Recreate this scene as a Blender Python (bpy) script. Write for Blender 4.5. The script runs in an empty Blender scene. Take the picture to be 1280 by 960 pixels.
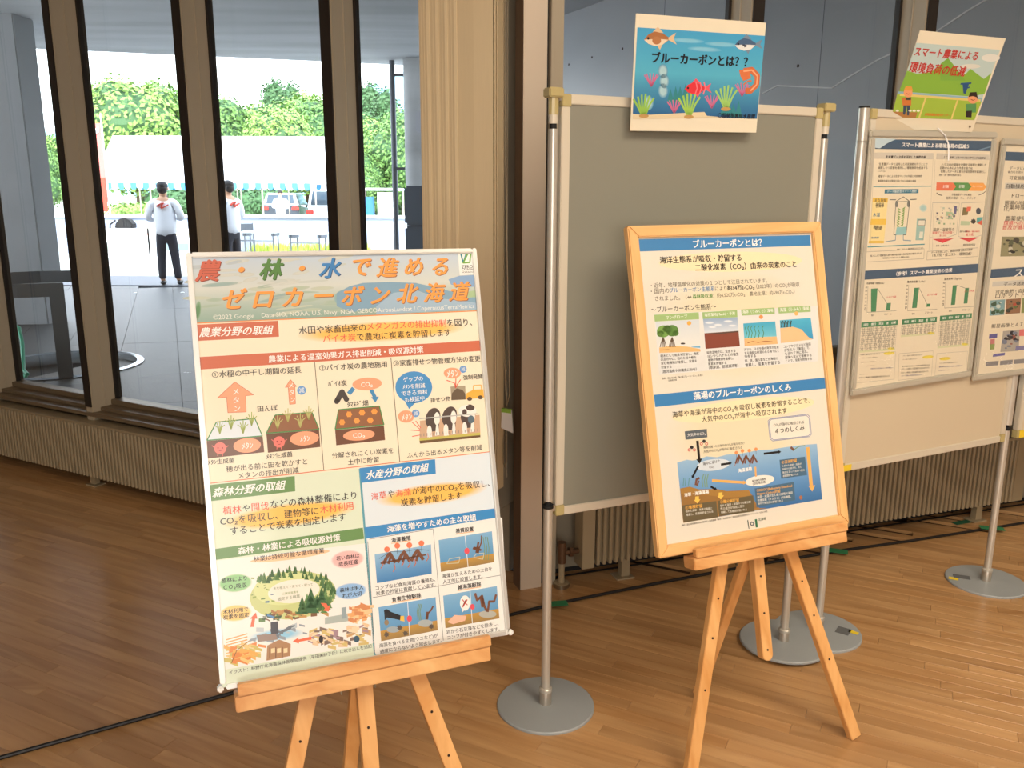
import bpy, bmesh, math, random
import numpy as np
from mathutils import Matrix, Vector
random.seed(7)
SC = bpy.context.scene
COL = bpy.context.collection
PI = math.pi
R = math.radians

# ------------------------------------------------------------------ camera
PITCH = 12.6
cam_data = bpy.data.cameras.new('camera')
cam_data.sensor_fit = 'HORIZONTAL'
cam_data.sensor_width = 36.0
cam_data.lens = 36.0 * 1060 / 1280
cam_data.clip_end = 3000
cam = bpy.data.objects.new('camera', cam_data)
COL.objects.link(cam)
_f = Vector((0, math.cos(R(PITCH)), -math.sin(R(PITCH))))
_r = Vector((1, 0, 0)); _u = Vector((0, math.sin(R(PITCH)), math.cos(R(PITCH))))
_c, _s = math.cos(R(0.2)), math.sin(R(0.2))
_r, _u = _r * _c + _u * _s, _u * _c - _r * _s
_m = Matrix((_r, _u, -_f)).transposed().to_4x4()
_m.translation = Vector((0, 0, 1.5))
cam.matrix_world = _m
SC.camera = cam

# ------------------------------------------------------------------ sky, sun, exposure
SC.view_settings.view_transform = 'Standard'
SC.view_settings.look = 'None'
SC.view_settings.gamma = 1.0
SC.view_settings.exposure = 0.06
world = bpy.data.worlds.new('sky'); SC.world = world
world.use_nodes = True
wn = world.node_tree; wn.nodes.clear()
w_out = wn.nodes.new('ShaderNodeOutputWorld'); w_bg = wn.nodes.new('ShaderNodeBackground')
w_tc = wn.nodes.new('ShaderNodeTexCoord'); w_sep = wn.nodes.new('ShaderNodeSeparateXYZ'); w_rmp = wn.nodes.new('ShaderNodeValToRGB')
wn.links.new(w_tc.outputs['Generated'], w_sep.inputs[0]); wn.links.new(w_sep.outputs['Z'], w_rmp.inputs[0])
w_rmp.color_ramp.elements[0].position = 0.0; w_rmp.color_ramp.elements[0].color = (0.97, 0.985, 1.0, 1)
w_rmp.color_ramp.elements[1].position = 0.9; w_rmp.color_ramp.elements[1].color = (0.72, 0.83, 1.0, 1)
wn.links.new(w_rmp.outputs[0], w_bg.inputs[0]); wn.links.new(w_bg.outputs[0], w_out.inputs[0])
w_bg.inputs['Strength'].default_value = 5.6

def lamp(name, kind, loc, direction, energy, color, size=1.0, size_y=None, spread=None):
    d = bpy.data.lights.new(name, kind); d.energy = energy; d.color = color
    if kind == 'AREA':
        d.size = size
        if size_y: d.shape = 'RECTANGLE'; d.size_y = size_y
        if spread: d.spread = R(spread)
    if kind == 'SUN': d.angle = R(0.6)
    o = bpy.data.objects.new(name, d); COL.objects.link(o)
    o.location = loc
    o.rotation_euler = Vector(direction).to_track_quat('-Z', 'Y').to_euler()
    return o
lamp('sun', 'SUN', (0, 0, 30), (-0.12, 0.72, -0.76), 7.5, (1.0, 0.97, 0.92))
WARM = (1.0, 0.87, 0.70)
lamp('ceiling_lamp', 'AREA', (1.6, 0.6, 3.12), (0.12, 0.35, -1), 50, WARM, 1.6, 1.0, 140)
lamp('ceiling_lamp', 'AREA', (3.6, 1.8, 3.12), (0, 0, -1), 26, WARM, 1.2, 1.2, 150)
lamp('ceiling_lamp', 'AREA', (-0.5, -0.9, 3.12), (0.05, 0.55, -1), 38, (1.0, 0.94, 0.86), 1.4, 1.4, 150)
lamp('fill_light', 'AREA', (0.6, -3.6, 1.7), (0.06, 1, -0.12), 115, (1.0, 0.95, 0.88), 3.4, 1.8)  # soft frontal fill added behind the camera; the back wall has no window

# ------------------------------------------------------------------ helpers
def lin(c):
    r = []
    for v in c[:3]:
        v = v / 255.0
        r.append(v / 12.92 if v <= 0.04045 else ((v + 0.055) / 1.055) ** 2.4)
    return (*r, 1.0)

def mat(name, rgb, rough=0.6, metal=0.0, spec=0.5, noise=None, bump=None, coat=0.0, trans=0.0, alpha=None, stretch=(1, 1, 1)):
    """rgb 0-255; noise=(scale, amount); bump=(scale, strength)"""
    m = bpy.data.materials.new(name); m.use_nodes = True
    nt = m.node_tree; b = nt.nodes['Principled BSDF']
    b.inputs['Base Color'].default_value = lin(rgb)
    b.inputs['Roughness'].default_value = rough
    b.inputs['Metallic'].default_value = metal
    b.inputs['Specular IOR Level'].default_value = spec
    if coat: b.inputs['Coat Weight'].default_value = coat; b.inputs['Coat Roughness'].default_value = 0.12
    if trans: b.inputs['Transmission Weight'].default_value = trans
    if noise or bump:
        tc = nt.nodes.new('ShaderNodeTexCoord'); mp = nt.nodes.new('ShaderNodeMapping')
        nt.links.new(tc.outputs['Object'], mp.inputs[0]); mp.inputs['Scale'].default_value = stretch
    if noise:
        n = nt.nodes.new('ShaderNodeTexNoise'); n.inputs['Scale'].default_value = noise[0]; n.inputs['Detail'].default_value = 5
        nt.links.new(mp.outputs[0], n.inputs[0])
        mx = nt.nodes.new('ShaderNodeMix'); mx.data_type = 'RGBA'
        lo = tuple(v * (1 - noise[1]) for v in lin(rgb)[:3]); hi = tuple(min(1, v * (1 + noise[1])) for v in lin(rgb)[:3])
        mx.inputs[6].default_value = (*lo, 1); mx.inputs[7].default_value = (*hi, 1)
        nt.links.new(n.outputs[0], mx.inputs[0]); nt.links.new(mx.outputs[2], b.inputs['Base Color'])
    if bump:
        n2 = nt.nodes.new('ShaderNodeTexNoise'); n2.inputs['Scale'].default_value = bump[0]
        nt.links.new(mp.outputs[0], n2.inputs[0])
        bp = nt.nodes.new('ShaderNodeBump'); bp.inputs['Strength'].default_value = bump[1]; bp.inputs['Distance'].default_value = 0.01
        nt.links.new(n2.outputs[0], bp.inputs['Height']); nt.links.new(bp.outputs[0], b.inputs['Normal'])
    return m

def glass_mat(name, tint=(1, 1, 1), gloss=0.0, rough=0.0, wave=None):
    m = bpy.data.materials.new(name); m.use_nodes = True; nt = m.node_tree; nt.nodes.clear()
    o = nt.nodes.new('ShaderNodeOutputMaterial'); t = nt.nodes.new('ShaderNodeBsdfTransparent'); g = nt.nodes.new('ShaderNodeBsdfGlossy')
    lw = nt.nodes.new('ShaderNodeLayerWeight'); lw.inputs[0].default_value = 0.5
    pw = nt.nodes.new('ShaderNodeMath'); pw.operation = 'POWER'; pw.inputs[1].default_value = 4.0
    ma = nt.nodes.new('ShaderNodeMath'); ma.operation = 'MULTIPLY_ADD'; ma.inputs[1].default_value = 0.9; ma.inputs[2].default_value = 0.04 + gloss
    mx = nt.nodes.new('ShaderNodeMixShader')
    t.inputs[0].default_value = (*tint, 1); g.inputs['Roughness'].default_value = rough
    nt.links.new(lw.outputs['Facing'], pw.inputs[0]); nt.links.new(pw.outputs[0], ma.inputs[0]); nt.links.new(ma.outputs[0], mx.inputs[0])
    nt.links.new(t.outputs[0], mx.inputs[1]); nt.links.new(g.outputs[0], mx.inputs[2]); nt.links.new(mx.outputs[0], o.inputs[0])
    if wave:
        tc = nt.nodes.new('ShaderNodeTexCoord'); mp = nt.nodes.new('ShaderNodeMapping'); mp.inputs['Scale'].default_value = (1, 1, 2.4)
        n = nt.nodes.new('ShaderNodeTexNoise'); n.inputs['Scale'].default_value = wave[0]; n.inputs['Detail'].default_value = 1
        bp = nt.nodes.new('ShaderNodeBump'); bp.inputs['Strength'].default_value = wave[1]; bp.inputs['Distance'].default_value = 0.02
        nt.links.new(tc.outputs['Object'], mp.inputs[0]); nt.links.new(mp.outputs[0], n.inputs[0]); nt.links.new(n.outputs[0], bp.inputs['Height'])
        nt.links.new(bp.outputs[0], g.inputs['Normal'])
    return m

def wood_mat(name, a, b_, scale=6, stretch=(1, 1, 1), rough=0.45, rings=True, per_object=0.0, coat=0.0, dist=3.0):
    m = bpy.data.materials.new(name); m.use_nodes = True; nt = m.node_tree; b = nt.nodes['Principled BSDF']
    tc = nt.nodes.new('ShaderNodeTexCoord'); mp = nt.nodes.new('ShaderNodeMapping'); mp.inputs['Scale'].default_value = stretch
    nt.links.new(tc.outputs['Object'], mp.inputs[0])
    n = nt.nodes.new('ShaderNodeTexNoise'); n.inputs['Scale'].default_value = scale; n.inputs['Detail'].default_value = 6; n.inputs['Distortion'].default_value = dist
    nt.links.new(mp.outputs[0], n.inputs[0])
    rp = nt.nodes.new('ShaderNodeValToRGB'); rp.color_ramp.elements[0].position = 0.3; rp.color_ramp.elements[1].position = 0.7
    rp.color_ramp.elements[0].color = lin(a); rp.color_ramp.elements[1].color = lin(b_)
    last = rp.outputs[0]; nt.links.new(n.outputs[0], rp.inputs[0])
    if per_object:
        oi = nt.nodes.new('ShaderNodeObjectInfo'); at = nt.nodes.new('ShaderNodeAttribute'); at.attribute_name = 'rnd'
        ad = nt.nodes.new('ShaderNodeMath'); ad.operation = 'ADD'; fr = nt.nodes.new('ShaderNodeMath'); fr.operation = 'FRACT'
        nt.links.new(oi.outputs['Random'], ad.inputs[0]); nt.links.new(at.outputs['Fac'], ad.inputs[1]); nt.links.new(ad.outputs[0], fr.inputs[0])
        mr = nt.nodes.new('ShaderNodeMapRange'); mr.inputs[3].default_value = 1 - per_object; mr.inputs[4].default_value = 1 + per_object
        nt.links.new(fr.outputs[0], mr.inputs[0])
        vm = nt.nodes.new('ShaderNodeVectorMath'); vm.operation = 'SCALE'
        nt.links.new(last, vm.inputs[0]); nt.links.new(mr.outputs[0], vm.inputs['Scale']); last = vm.outputs[0]
        # shift the grain from piece to piece
        cb = nt.nodes.new('ShaderNodeCombineXYZ'); ml = nt.nodes.new('ShaderNodeMath'); ml.operation = 'MULTIPLY'; ml.inputs[1].default_value = 37
        nt.links.new(fr.outputs[0], ml.inputs[0]); nt.links.new(ml.outputs[0], cb.inputs[1]); nt.links.new(cb.outputs[0], mp.inputs['Location'])
    nt.links.new(last, b.inputs['Base Color']); b.inputs['Roughness'].default_value = rough
    if coat: b.inputs['Coat Weight'].default_value = coat; b.inputs['Coat Roughness'].default_value = 0.16
    return m

MW = {}   # matrix of each top-level object
ROOT = {}
def frame(x, n, z, loc):
    m = Matrix((Vector(x), Vector(n), Vector(z))).transposed().to_4x4(); m.translation = Vector(loc); return m
def yaw(loc, deg):
    return Matrix.Translation(Vector(loc)) @ Matrix.Rotation(R(deg), 4, 'Z')

def tag(o, label=None, cat=None, group=None, kind=None):
    if label: o['label'] = label
    if cat: o['category'] = cat
    if group: o['group'] = group
    if kind: o['kind'] = kind
    return o
def thing(name, label, cat, M, group=None):
    o = bpy.data.objects.new(name, None); COL.objects.link(o); o.empty_display_size = 0.1
    o.matrix_world = M; MW[o] = M.copy(); ROOT[o] = o
    return tag(o, label, cat, group)

class MB:
    """collects shapes; local coordinates go through matrix M to world, build() puts them under the parent"""
    def __init__(s, M=None): s.b = bmesh.new(); s.M = M or Matrix.Identity(4); s.cl = None
    def v(s, p): return s.b.verts.new(s.M @ Vector(p))
    def poly(s, pts):
        try: return s.b.faces.new([s.v(p) for p in pts])
        except ValueError: return None
    def hexa(s, p):   # 8 points: bottom 4 (ccw), top 4
        v = [s.v(q) for q in p]
        for f in ((3, 2, 1, 0), (4, 5, 6, 7), (0, 1, 5, 4), (1, 2, 6, 5), (2, 3, 7, 6), (3, 0, 4, 7)): s.b.faces.new([v[i] for i in f])
    def box(s, x0, x1, y0, y1, z0, z1):
        s.hexa([(x0, y0, z0), (x1, y0, z0), (x1, y1, z0), (x0, y1, z0), (x0, y0, z1), (x1, y0, z1), (x1, y1, z1), (x0, y1, z1)]); return s
    def bar(s, p0, p1, w, t, side=(1, 0, 0)):
        p0, p1 = Vector(p0), Vector(p1); d = (p1 - p0).normalized(); a = Vector(side); a = (a - d * a.dot(d)).normalized(); c = d.cross(a)
        q = [(-w / 2, -t / 2), (w / 2, -t / 2), (w / 2, t / 2), (-w / 2, t / 2)]
        s.hexa([p0 + a * i + c * j for i, j in q] + [p1 + a * i + c * j for i, j in q]); return s
    def cyl(s, p0, p1, r0, r1=None, n=20, cap=True):
        r1 = r0 if r1 is None else r1
        p0, p1 = Vector(p0), Vector(p1); d = (p1 - p0).normalized(); a = d.orthogonal().normalized(); c = d.cross(a)
        A = [s.v(p0 + (a * math.cos(2 * PI * i / n) + c * math.sin(2 * PI * i / n)) * r0) for i in range(n)]
        B = [s.v(p1 + (a * math.cos(2 * PI * i / n) + c * math.sin(2 * PI * i / n)) * r1) for i in range(n)]
        for i in range(n): s.b.faces.new((A[i], A[(i + 1) % n], B[(i + 1) % n], B[i]))
        if cap: s.b.faces.new(A[::-1]); s.b.faces.new(B)
        return s
    def lathe(s, prof, c=(0, 0, 0), n=40, cap=True):
        rings = []
        for r, z in prof:
            rings.append([s.v((c[0] + r * math.cos(2 * PI * i / n), c[1] + r * math.sin(2 * PI * i / n), c[2] + z)) for i in range(n)])
        for A, B in zip(rings, rings[1:]):
            for i in range(n): s.b.faces.new((A[i], A[(i + 1) % n], B[(i + 1) % n], B[i]))
        if cap: s.b.faces.new(rings[0][::-1]); s.b.faces.new(rings[-1])
        return s
    def tube(s, pts, r, n=8):
        pts = [Vector(p) for p in pts]; rings = []; a = None
        for i, p in enumerate(pts):
            d = (pts[min(i + 1, len(pts) - 1)] - pts[max(i - 1, 0)]).normalized()
            a = (a - d * a.dot(d)).normalized() if a is not None else d.orthogonal().normalized(); c = d.cross(a)
            rings.append([s.v(p + (a * math.cos(2 * PI * k / n) + c * math.sin(2 * PI * k / n)) * r) for k in range(n)])
        for A, B in zip(rings, rings[1:]):
            for k in range(n): s.b.faces.new((A[k], A[(k + 1) % n], B[(k + 1) % n], B[k]))
        s.b.faces.new(rings[0][::-1]); s.b.faces.new(rings[-1]); return s
    def prism(s, outline, y0, y1):    # outline in (x, z), extruded along y
        A = [s.v((x, y0, z)) for x, z in outline]; B = [s.v((x, y1, z)) for x, z in outline]; n = len(A)
        for i in range(n): s.b.faces.new((A[i], A[(i + 1) % n], B[(i + 1) % n], B[i]))
        s.b.faces.new(A[::-1]); s.b.faces.new(B); return s
    def prismz(s, outline, z0, z1):
        A = [s.v((x, y, z0)) for x, y in outline]; B = [s.v((x, y, z1)) for x, y in outline]; n = len(A)
        for i in range(n): s.b.faces.new((A[i], A[(i + 1) % n], B[(i + 1) % n], B[i]))
        s.b.faces.new(A[::-1]); s.b.faces.new(B); return s
    def ball(s, c, r, u=16, v=10):
        r = (r, r, r) if not isinstance(r, tuple) else r
        bmesh.ops.create_uvsphere(s.b, u_segments=u, v_segments=v, radius=1, matrix=s.M @ Matrix.Translation(Vector(c)) @ Matrix.Diagonal((*r, 1))); return s
    def build(s, name, m, parent=None, bevel=0.0, smooth=False, origin=None):
        me = bpy.data.meshes.new(name)
        bmesh.ops.recalc_face_normals(s.b, faces=s.b.faces)
        if bevel:
            bmesh.ops.bevel(s.b, geom=[e for e in s.b.edges if len(e.link_faces) == 2 and e.calc_face_angle(0) > 0.6], offset=bevel, segments=2, affect='EDGES', clamp_overlap=True)
        base = MW[ROOT[parent]] if parent is not None else (Matrix.Translation(Vector(origin)) if origin is not None else Matrix.Identity(4))
        s.b.transform(base.inverted())
        s.b.to_mesh(me); s.b.free()
        for mm in (m if isinstance(m, (list, tuple)) else [m]): me.materials.append(mm)
        if smooth:
            for p in me.polygons: p.use_smooth = True
            try: me.set_sharp_from_angle(angle=R(40))
            except Exception: pass
        o = bpy.data.objects.new(name, me); COL.objects.link(o)
        if parent is not None: o.parent = parent; ROOT[o] = ROOT[parent]
        else:
            o.matrix_world = base; MW[o] = base.copy(); ROOT[o] = o
        return o
def structure(o): o['kind'] = 'structure'; return o

def copy_tree(o, M=None, parent=None):
    c = o.copy(); COL.objects.link(c)
    if parent is not None: c.parent = parent; ROOT[c] = ROOT[parent]
    else: c.matrix_world = M; MW[c] = M.copy(); ROOT[c] = c
    for ch in list(o.children):
        if ch.name in COL.objects: copy_tree(ch, None, c)
    return c

# ------------------------------------------------------------------ materials
M_alu = mat('brushed aluminium', (196, 188, 176), 0.32, 0.75)
M_pole = mat('pole aluminium', (206, 200, 188), 0.30, 0.45)
M_base = mat('grey painted steel', (156, 160, 160), 0.42, 0.0, noise=(9, 0.06))
M_rail = mat('anodised rail', (214, 204, 184), 0.45, 0.1)
M_clear = mat('amber plastic', (186, 170, 118), 0.25, 0.0)
M_dark = mat('black rubber', (20, 19, 19), 0.7)
M_pine = wood_mat('pine wood', (214, 152, 86), (236, 184, 120), 9, (1, 1, 0.12), 0.42)
M_pineH = wood_mat('pine wood crosswise', (208, 144, 82), (236, 186, 124), 9, (0.15, 1, 1), 0.42)
M_frameV = wood_mat('light wood frame', (228, 176, 112), (240, 194, 132), 12, (1, 1, 0.1), 0.35)
M_frameH = wood_mat('light wood frame crosswise', (228, 176, 112), (240, 194, 132), 12, (0.1, 1, 1), 0.35)
M_screw = mat('steel screw', (90, 80, 66), 0.35, 0.8)
M_hole = mat('dark hole', (48, 30, 20), 0.9)
M_brass = mat('nickel fitting', (150, 140, 120), 0.3, 0.9)
M_floorw = wood_mat('maple strip floor', (168, 122, 74), (200, 156, 106), 7, (0.16, 2.2, 1), 0.30, per_object=0.10, coat=0.35, dist=1.5)
M_slab = mat('dark joint', (70, 44, 26), 0.8)
M_fin = mat('champagne window fin', (184, 170, 146), 0.42, 0.1)
M_fin_dark = mat('dark bronze gasket', (38, 30, 24), 0.5, 0.2)
M_sill = mat('bronze sill', (126, 108, 84), 0.42, 0.3)
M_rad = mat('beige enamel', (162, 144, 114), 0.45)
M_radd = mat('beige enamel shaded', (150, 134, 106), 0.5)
M_wallp = mat('beige wall panel', (150, 138, 118), 0.5, noise=(3, 0.04))
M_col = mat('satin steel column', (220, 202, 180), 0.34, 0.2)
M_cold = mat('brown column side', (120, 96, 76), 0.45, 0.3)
M_white = mat('white wall paint', (214, 206, 192), 0.8)
M_ceil = mat('ceiling paint', (206, 200, 190), 0.85)
M_blind = mat('cream blind fabric', (228, 206, 166), 0.7, noise=(60, 0.04), stretch=(4, 4, 0.2))
M_glass = glass_mat('window glass', (0.93, 0.95, 0.95))
M_cover = glass_mat('clear plastic cover', (1, 1, 1), rough=0.08, gloss=0.03, wave=(5, 0.35))
M_cable = mat('black cable', (22, 20, 20), 0.5)
M_gtape = mat('green tape', (50, 132, 84), 0.6)
M_ytape = mat('yellow tape', (236, 204, 50), 0.6)
M_conc = mat('board marked concrete', (186, 190, 194), 0.75, noise=(1.3, 0.42), bump=(14, 0.25), stretch=(0.25, 1.6, 2.5))
M_conc2 = mat('polished concrete wall', (168, 172, 178), 0.34, noise=(0.8, 0.22), bump=(20, 0.06), stretch=(1, 1, 1.6))
M_pillar = mat('grey concrete pillar', (128, 132, 138), 0.7, noise=(3, 0.12))
M_pave = mat('grey stone slab', (62, 64, 66), 0.52, noise=(5, 0.35), bump=(50, 0.3))
M_band = mat('smooth grey kerb', (86, 90, 98), 0.6, noise=(4, 0.06))
M_plaza = mat('pale plaza', (196, 196, 190), 0.85, noise=(0.6, 0.05))
M_steel = mat('dark galvanised steel', (92, 98, 106), 0.38, 0.6)
M_rim = mat('bright steel rim', (176, 184, 192), 0.25, 0.9)
M_grate = mat('well lid', (96, 92, 88), 0.6, noise=(12, 0.2))
M_blackhole = mat('dark pit', (14, 14, 16), 0.9)
M_hose = mat('green hose', (36, 160, 124), 0.45)
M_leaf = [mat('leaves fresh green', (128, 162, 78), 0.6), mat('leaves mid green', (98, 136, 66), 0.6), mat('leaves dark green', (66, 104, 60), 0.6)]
M_trunk = mat('bark', (92, 74, 56), 0.9)
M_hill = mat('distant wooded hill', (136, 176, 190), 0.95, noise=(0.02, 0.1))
M_tent = mat('white tent fabric', (240, 240, 240), 0.7)
M_tblue = mat('blue tent stripe', (70, 150, 200), 0.7)
M_shirt = mat('white jacket cloth', (236, 238, 244), 0.8)
M_trous = mat('navy trousers cloth', (30, 34, 48), 0.8)
M_skin = mat('skin', (206, 158, 126), 0.6)
M_hair = mat('black hair', (26, 24, 26), 0.6)
M_shoe = mat('black shoes', (20, 20, 22), 0.5)
M_red = mat('red print', (214, 74, 54), 0.6)
# ------------------------------------------------------------------ the room
C0 = Vector((0.034, 3.038, 0))
dL = Vector((-0.878, 0.479, 0)).normalized(); nL = Vector((0.479, 0.878, 0)).normalized()     # left window wall: along, outwards
dR = Vector((math.cos(R(19.6)), math.sin(R(19.6)), 0)); nR = Vector((-dR.y, dR.x, 0))
FL = frame(dL, nL, (0, 0, 1), C0)      # local x along the wall away from the corner, y outwards, z up
FR = frame(dR, nR, (0, 0, 1), C0)
LEN_L, LEN_R, CEIL = 5.5, 6.2, 3.25
A0 = FL @ Vector((LEN_L, 0.2, 0)); B0 = FR @ Vector((LEN_R, 0.2, 0))
K0 = C0 + Vector((0.0, 0.2, 0))
plan = [(-5.2, -4.0), (6.2, -4.0), (B0.x, B0.y), (K0.x, K0.y), (A0.x, A0.y)]

floor = structure(MB().prismz(plan, -0.10, -0.014).build('floor', M_slab))
tag(floor, 'strip floor of maple boards laid diagonally, with a satin varnish')
# boards: 5 cm wide strips running at -26.5 degrees, random lengths; the nearest 300 are parts
PA = R(-26.5); el = Vector((math.cos(PA), math.sin(PA), 0)); ew = Vector((-math.sin(PA), math.cos(PA), 0))
def side(p, a, b): return (b[0] - a[0]) * (p[1] - a[1]) - (b[1] - a[1]) * (p[0] - a[0])
def inside(x, y):
    if y < -3.95 or x < -5.1 or x > 6.1: return False
    pL = FL.inverted() @ Vector((x, y, 0)); pR = FR.inverted() @ Vector((x, y, 0))
    return pL.y < 0.12 or pR.y < 0.12
prng = random.Random(3)
boards = []
W_ = 0.05
for row in range(-130, 150):
    pos = -7.0 + prng.random() * 0.6
    while pos < 7.5:
        L = round((0.35 + 0.6 * prng.random()) / 0.05) * 0.05
        c = el * (pos + L / 2) + ew * (row * W_)
        pos += L
        e1, e2 = c - el * L / 2, c + el * L / 2
        if not (inside(c.x, c.y) and (inside(e1.x, e1.y) or inside(e2.x, e2.y))): continue
        boards.append((c, L))
def board_score(c):
    d = math.hypot(c.x, c.y)
    if c.y < 1.75 or abs(c.x - 0.0) > c.y * 0.66 + 0.15: return 99 + d
    return d
boards.sort(key=lambda b: board_score(b[0]))
bmesh_by_len = {}
def board_mesh(L):
    if L in bmesh_by_len: return bmesh_by_len[L]
    b = bmesh.new(); g = 0.0004; x = L / 2 - g; y = W_ / 2 - g; t = 0.0004
    lo = [b.verts.new(p) for p in ((-x, -y, -0.014), (x, -y, -0.014), (x, y, -0.014), (-x, y, -0.014))]
    md = [b.verts.new(p) for p in ((-x, -y, -t), (x, -y, -t), (x, y, -t), (-x, y, -t))]
    hi = [b.verts.new(p) for p in ((-x + t, -y + t, 0), (x - t, -y + t, 0), (x - t, y - t, 0), (-x + t, y - t, 0))]
    for A, B in ((lo, md), (md, hi)):
        for i in range(4): b.faces.new((A[i], A[(i + 1) % 4], B[(i + 1) % 4], B[i]))
    b.faces.new(hi); me = bpy.data.meshes.new('floor_board'); b.to_mesh(me); b.free(); me.materials.append(M_floorw); bmesh_by_len[L] = me
    return me
for c, L in boards[:300]:
    o = bpy.data.objects.new('floor_board', board_mesh(L)); COL.objects.link(o); o.parent = floor
    o.location = c; o.rotation_euler = (0, 0, PA)
vs, fs, rn = [], [], []
for c, L in boards[300:]:
    me = board_mesh(L); k = len(vs); rv = prng.random()
    for v in me.vertices: p = c + el * v.co.x + ew * v.co.y; vs.append((p.x, p.y, v.co.z))
    for f in me.polygons: fs.append([k + i for i in f.vertices]); rn.append(rv)
me = bpy.data.meshes.new('floor_boards'); me.from_pydata(vs, [], fs); me.materials.append(M_floorw)
at = me.attributes.new('rnd', 'FLOAT', 'FACE'); at.data.foreach_set('value', rn)
o = bpy.data.objects.new('floor_boards', me); COL.objects.link(o); o.parent = floor; tag(o, kind='stuff')

structure(MB().prismz([(x * 1.0, y) for x, y in plan], CEIL, CEIL + 0.1).build('ceiling', M_ceil))
structure(MB().box(-5.3, 6.3, -4.1, -4.0, 0, CEIL).build('wall_back', M_white))
structure(MB().prismz([(6.2, -4.1), (6.3, -4.1), (B0.x + 0.12, B0.y), (B0.x, B0.y)], 0, CEIL).build('wall_east', M_white))
structure(MB().prismz([(-5.3, -4.1), (-5.2, -4.1), (A0.x, A0.y), (A0.x - 0.1, A0.y)], 0, CEIL).build('wall_west', M_white))

# left window wall ---------------------------------------------------------------
wl = structure(MB(FL).box(0.12, LEN_L, 0.13, 0.22, 0, 0.385).box(0.12, LEN_L, 0.10, 0.22, 3.0, CEIL).build('wall_left', M_wallp))
s_ = MB(FL); s_.box(0.12, LEN_L, -0.005, 0.215, 0.372, 0.392); s_.box(0.12, LEN_L, 0.05, 0.20, 0.392, 0.412); s_.box(0.12, LEN_L, 0.115, 0.185, 0.412, 0.44)
structure(s_.build('trim_1', M_sill, bevel=0.003))
finL = [2.563, 1.693, 0.886, 3.43, 4.27, 0.16]
def fin(M, front, w, sgn, name):
    """deep window post: champagne blade towards the room, dark gasket strips, slim outer post"""
    o = MB(M).box(front - w / 2 * sgn if sgn > 0 else front - w / 2, (front + w / 2), 0.006, 0.15, 0.30, CEIL).build(name, M_fin, bevel=0.006)
    structure(o)
    d = MB(M); d.box(front - w / 2 + 0.004, front + w / 2 - 0.004, 0.0, 0.006, 0.42, CEIL); d.box(front - w / 2 - 0.012, front + w / 2 + 0.012, 0.14, 0.165, 0.42, CEIL)
    
    d.build('gasket', M_fin_dark, o)
    MB(M).box(front - w / 2 - 0.004, front + w / 2 + 0.004, 0.078, 0.084, 0.42, CEIL).build('bead', M_fin, o)
    MB(M).box(front - 0.02, front + 0.02, 0.162, 0.19, 0.35, CEIL).build('outer_post', M_fin_dark, o)
    return o
for i, s in enumerate(finL): fin(FL, s - 0.0275, 0.055, -1, 'trim_%d' % (i + 2))
edges = sorted([0.12, 0.12] + [s - 0.04 for s in finL] + [LEN_L])
edges = sorted(set(round(e, 3) for e in edges))
for i, (a, b) in enumerate(zip(edges, edges[1:])):
    if b - a < 0.1: continue
    structure(MB(FL).box(a + 0.02, b - 0.02, 0.150, 0.158, 0.43, 3.02).build('window_%d' % (i + 1), M_glass))

# right window wall --------------------------------------------------------------
structure(MB(FR).box(0.12, LEN_R, 0.10, 0.22, 0, 0.80).box(0.12, LEN_R, 0.10, 0.22, 3.0, CEIL).build('wall_right', M_wallp))
s_ = MB(FR); s_.box(0.12, LEN_R, 0.04, 0.22, 0.80, 0.822); s_.box(0.12, LEN_R, 0.12, 0.18, 0.822, 0.85)
structure(s_.build('trim_20', M_sill, bevel=0.003))
j = MB(FR)
for s in (1.66, 1.74, 3.4, 5.0): j.box(s, s + 0.006, 0.097, 0.1005, 0.02, 0.80)
j.box(0.12, LEN_R, 0.096, 0.1005, 0.0, 0.018)
structure(j.build('baseboard_right', M_dark))
finR = [0.953, 1.768, 2.583, 3.4, 4.2, 5.0, 5.8]
for i, s in enumerate(finR): fin(FR, s - 0.0275, 0.055, 1, 'trim_%d' % (i + 21))
edges = sorted([0.13] + [s - 0.04 for s in finR] + [LEN_R])
for i, (a, b) in enumerate(zip(edges, edges[1:])):
    structure(MB(FR).box(a + 0.02, b - 0.02, 0.150, 0.158, 0.84, 3.02).build('window_%d' % (i + 11), M_glass))

# corner column ------------------------------------------------------------------
def P2d(M, x, y): p = M @ Vector((x, y, 0)); return (p.x, p.y)
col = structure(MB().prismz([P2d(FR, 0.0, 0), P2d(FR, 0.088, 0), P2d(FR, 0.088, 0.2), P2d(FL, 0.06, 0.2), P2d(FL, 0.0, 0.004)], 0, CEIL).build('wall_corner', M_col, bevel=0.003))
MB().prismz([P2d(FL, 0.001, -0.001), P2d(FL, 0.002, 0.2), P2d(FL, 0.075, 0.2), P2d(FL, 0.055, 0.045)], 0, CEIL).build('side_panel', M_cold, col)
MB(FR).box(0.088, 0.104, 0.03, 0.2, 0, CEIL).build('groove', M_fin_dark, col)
MB(FR).box(0.104, 0.150, 0.004, 0.2, 0, CEIL).build('edge_strip', M_fin, col, bevel=0.002)

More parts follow.
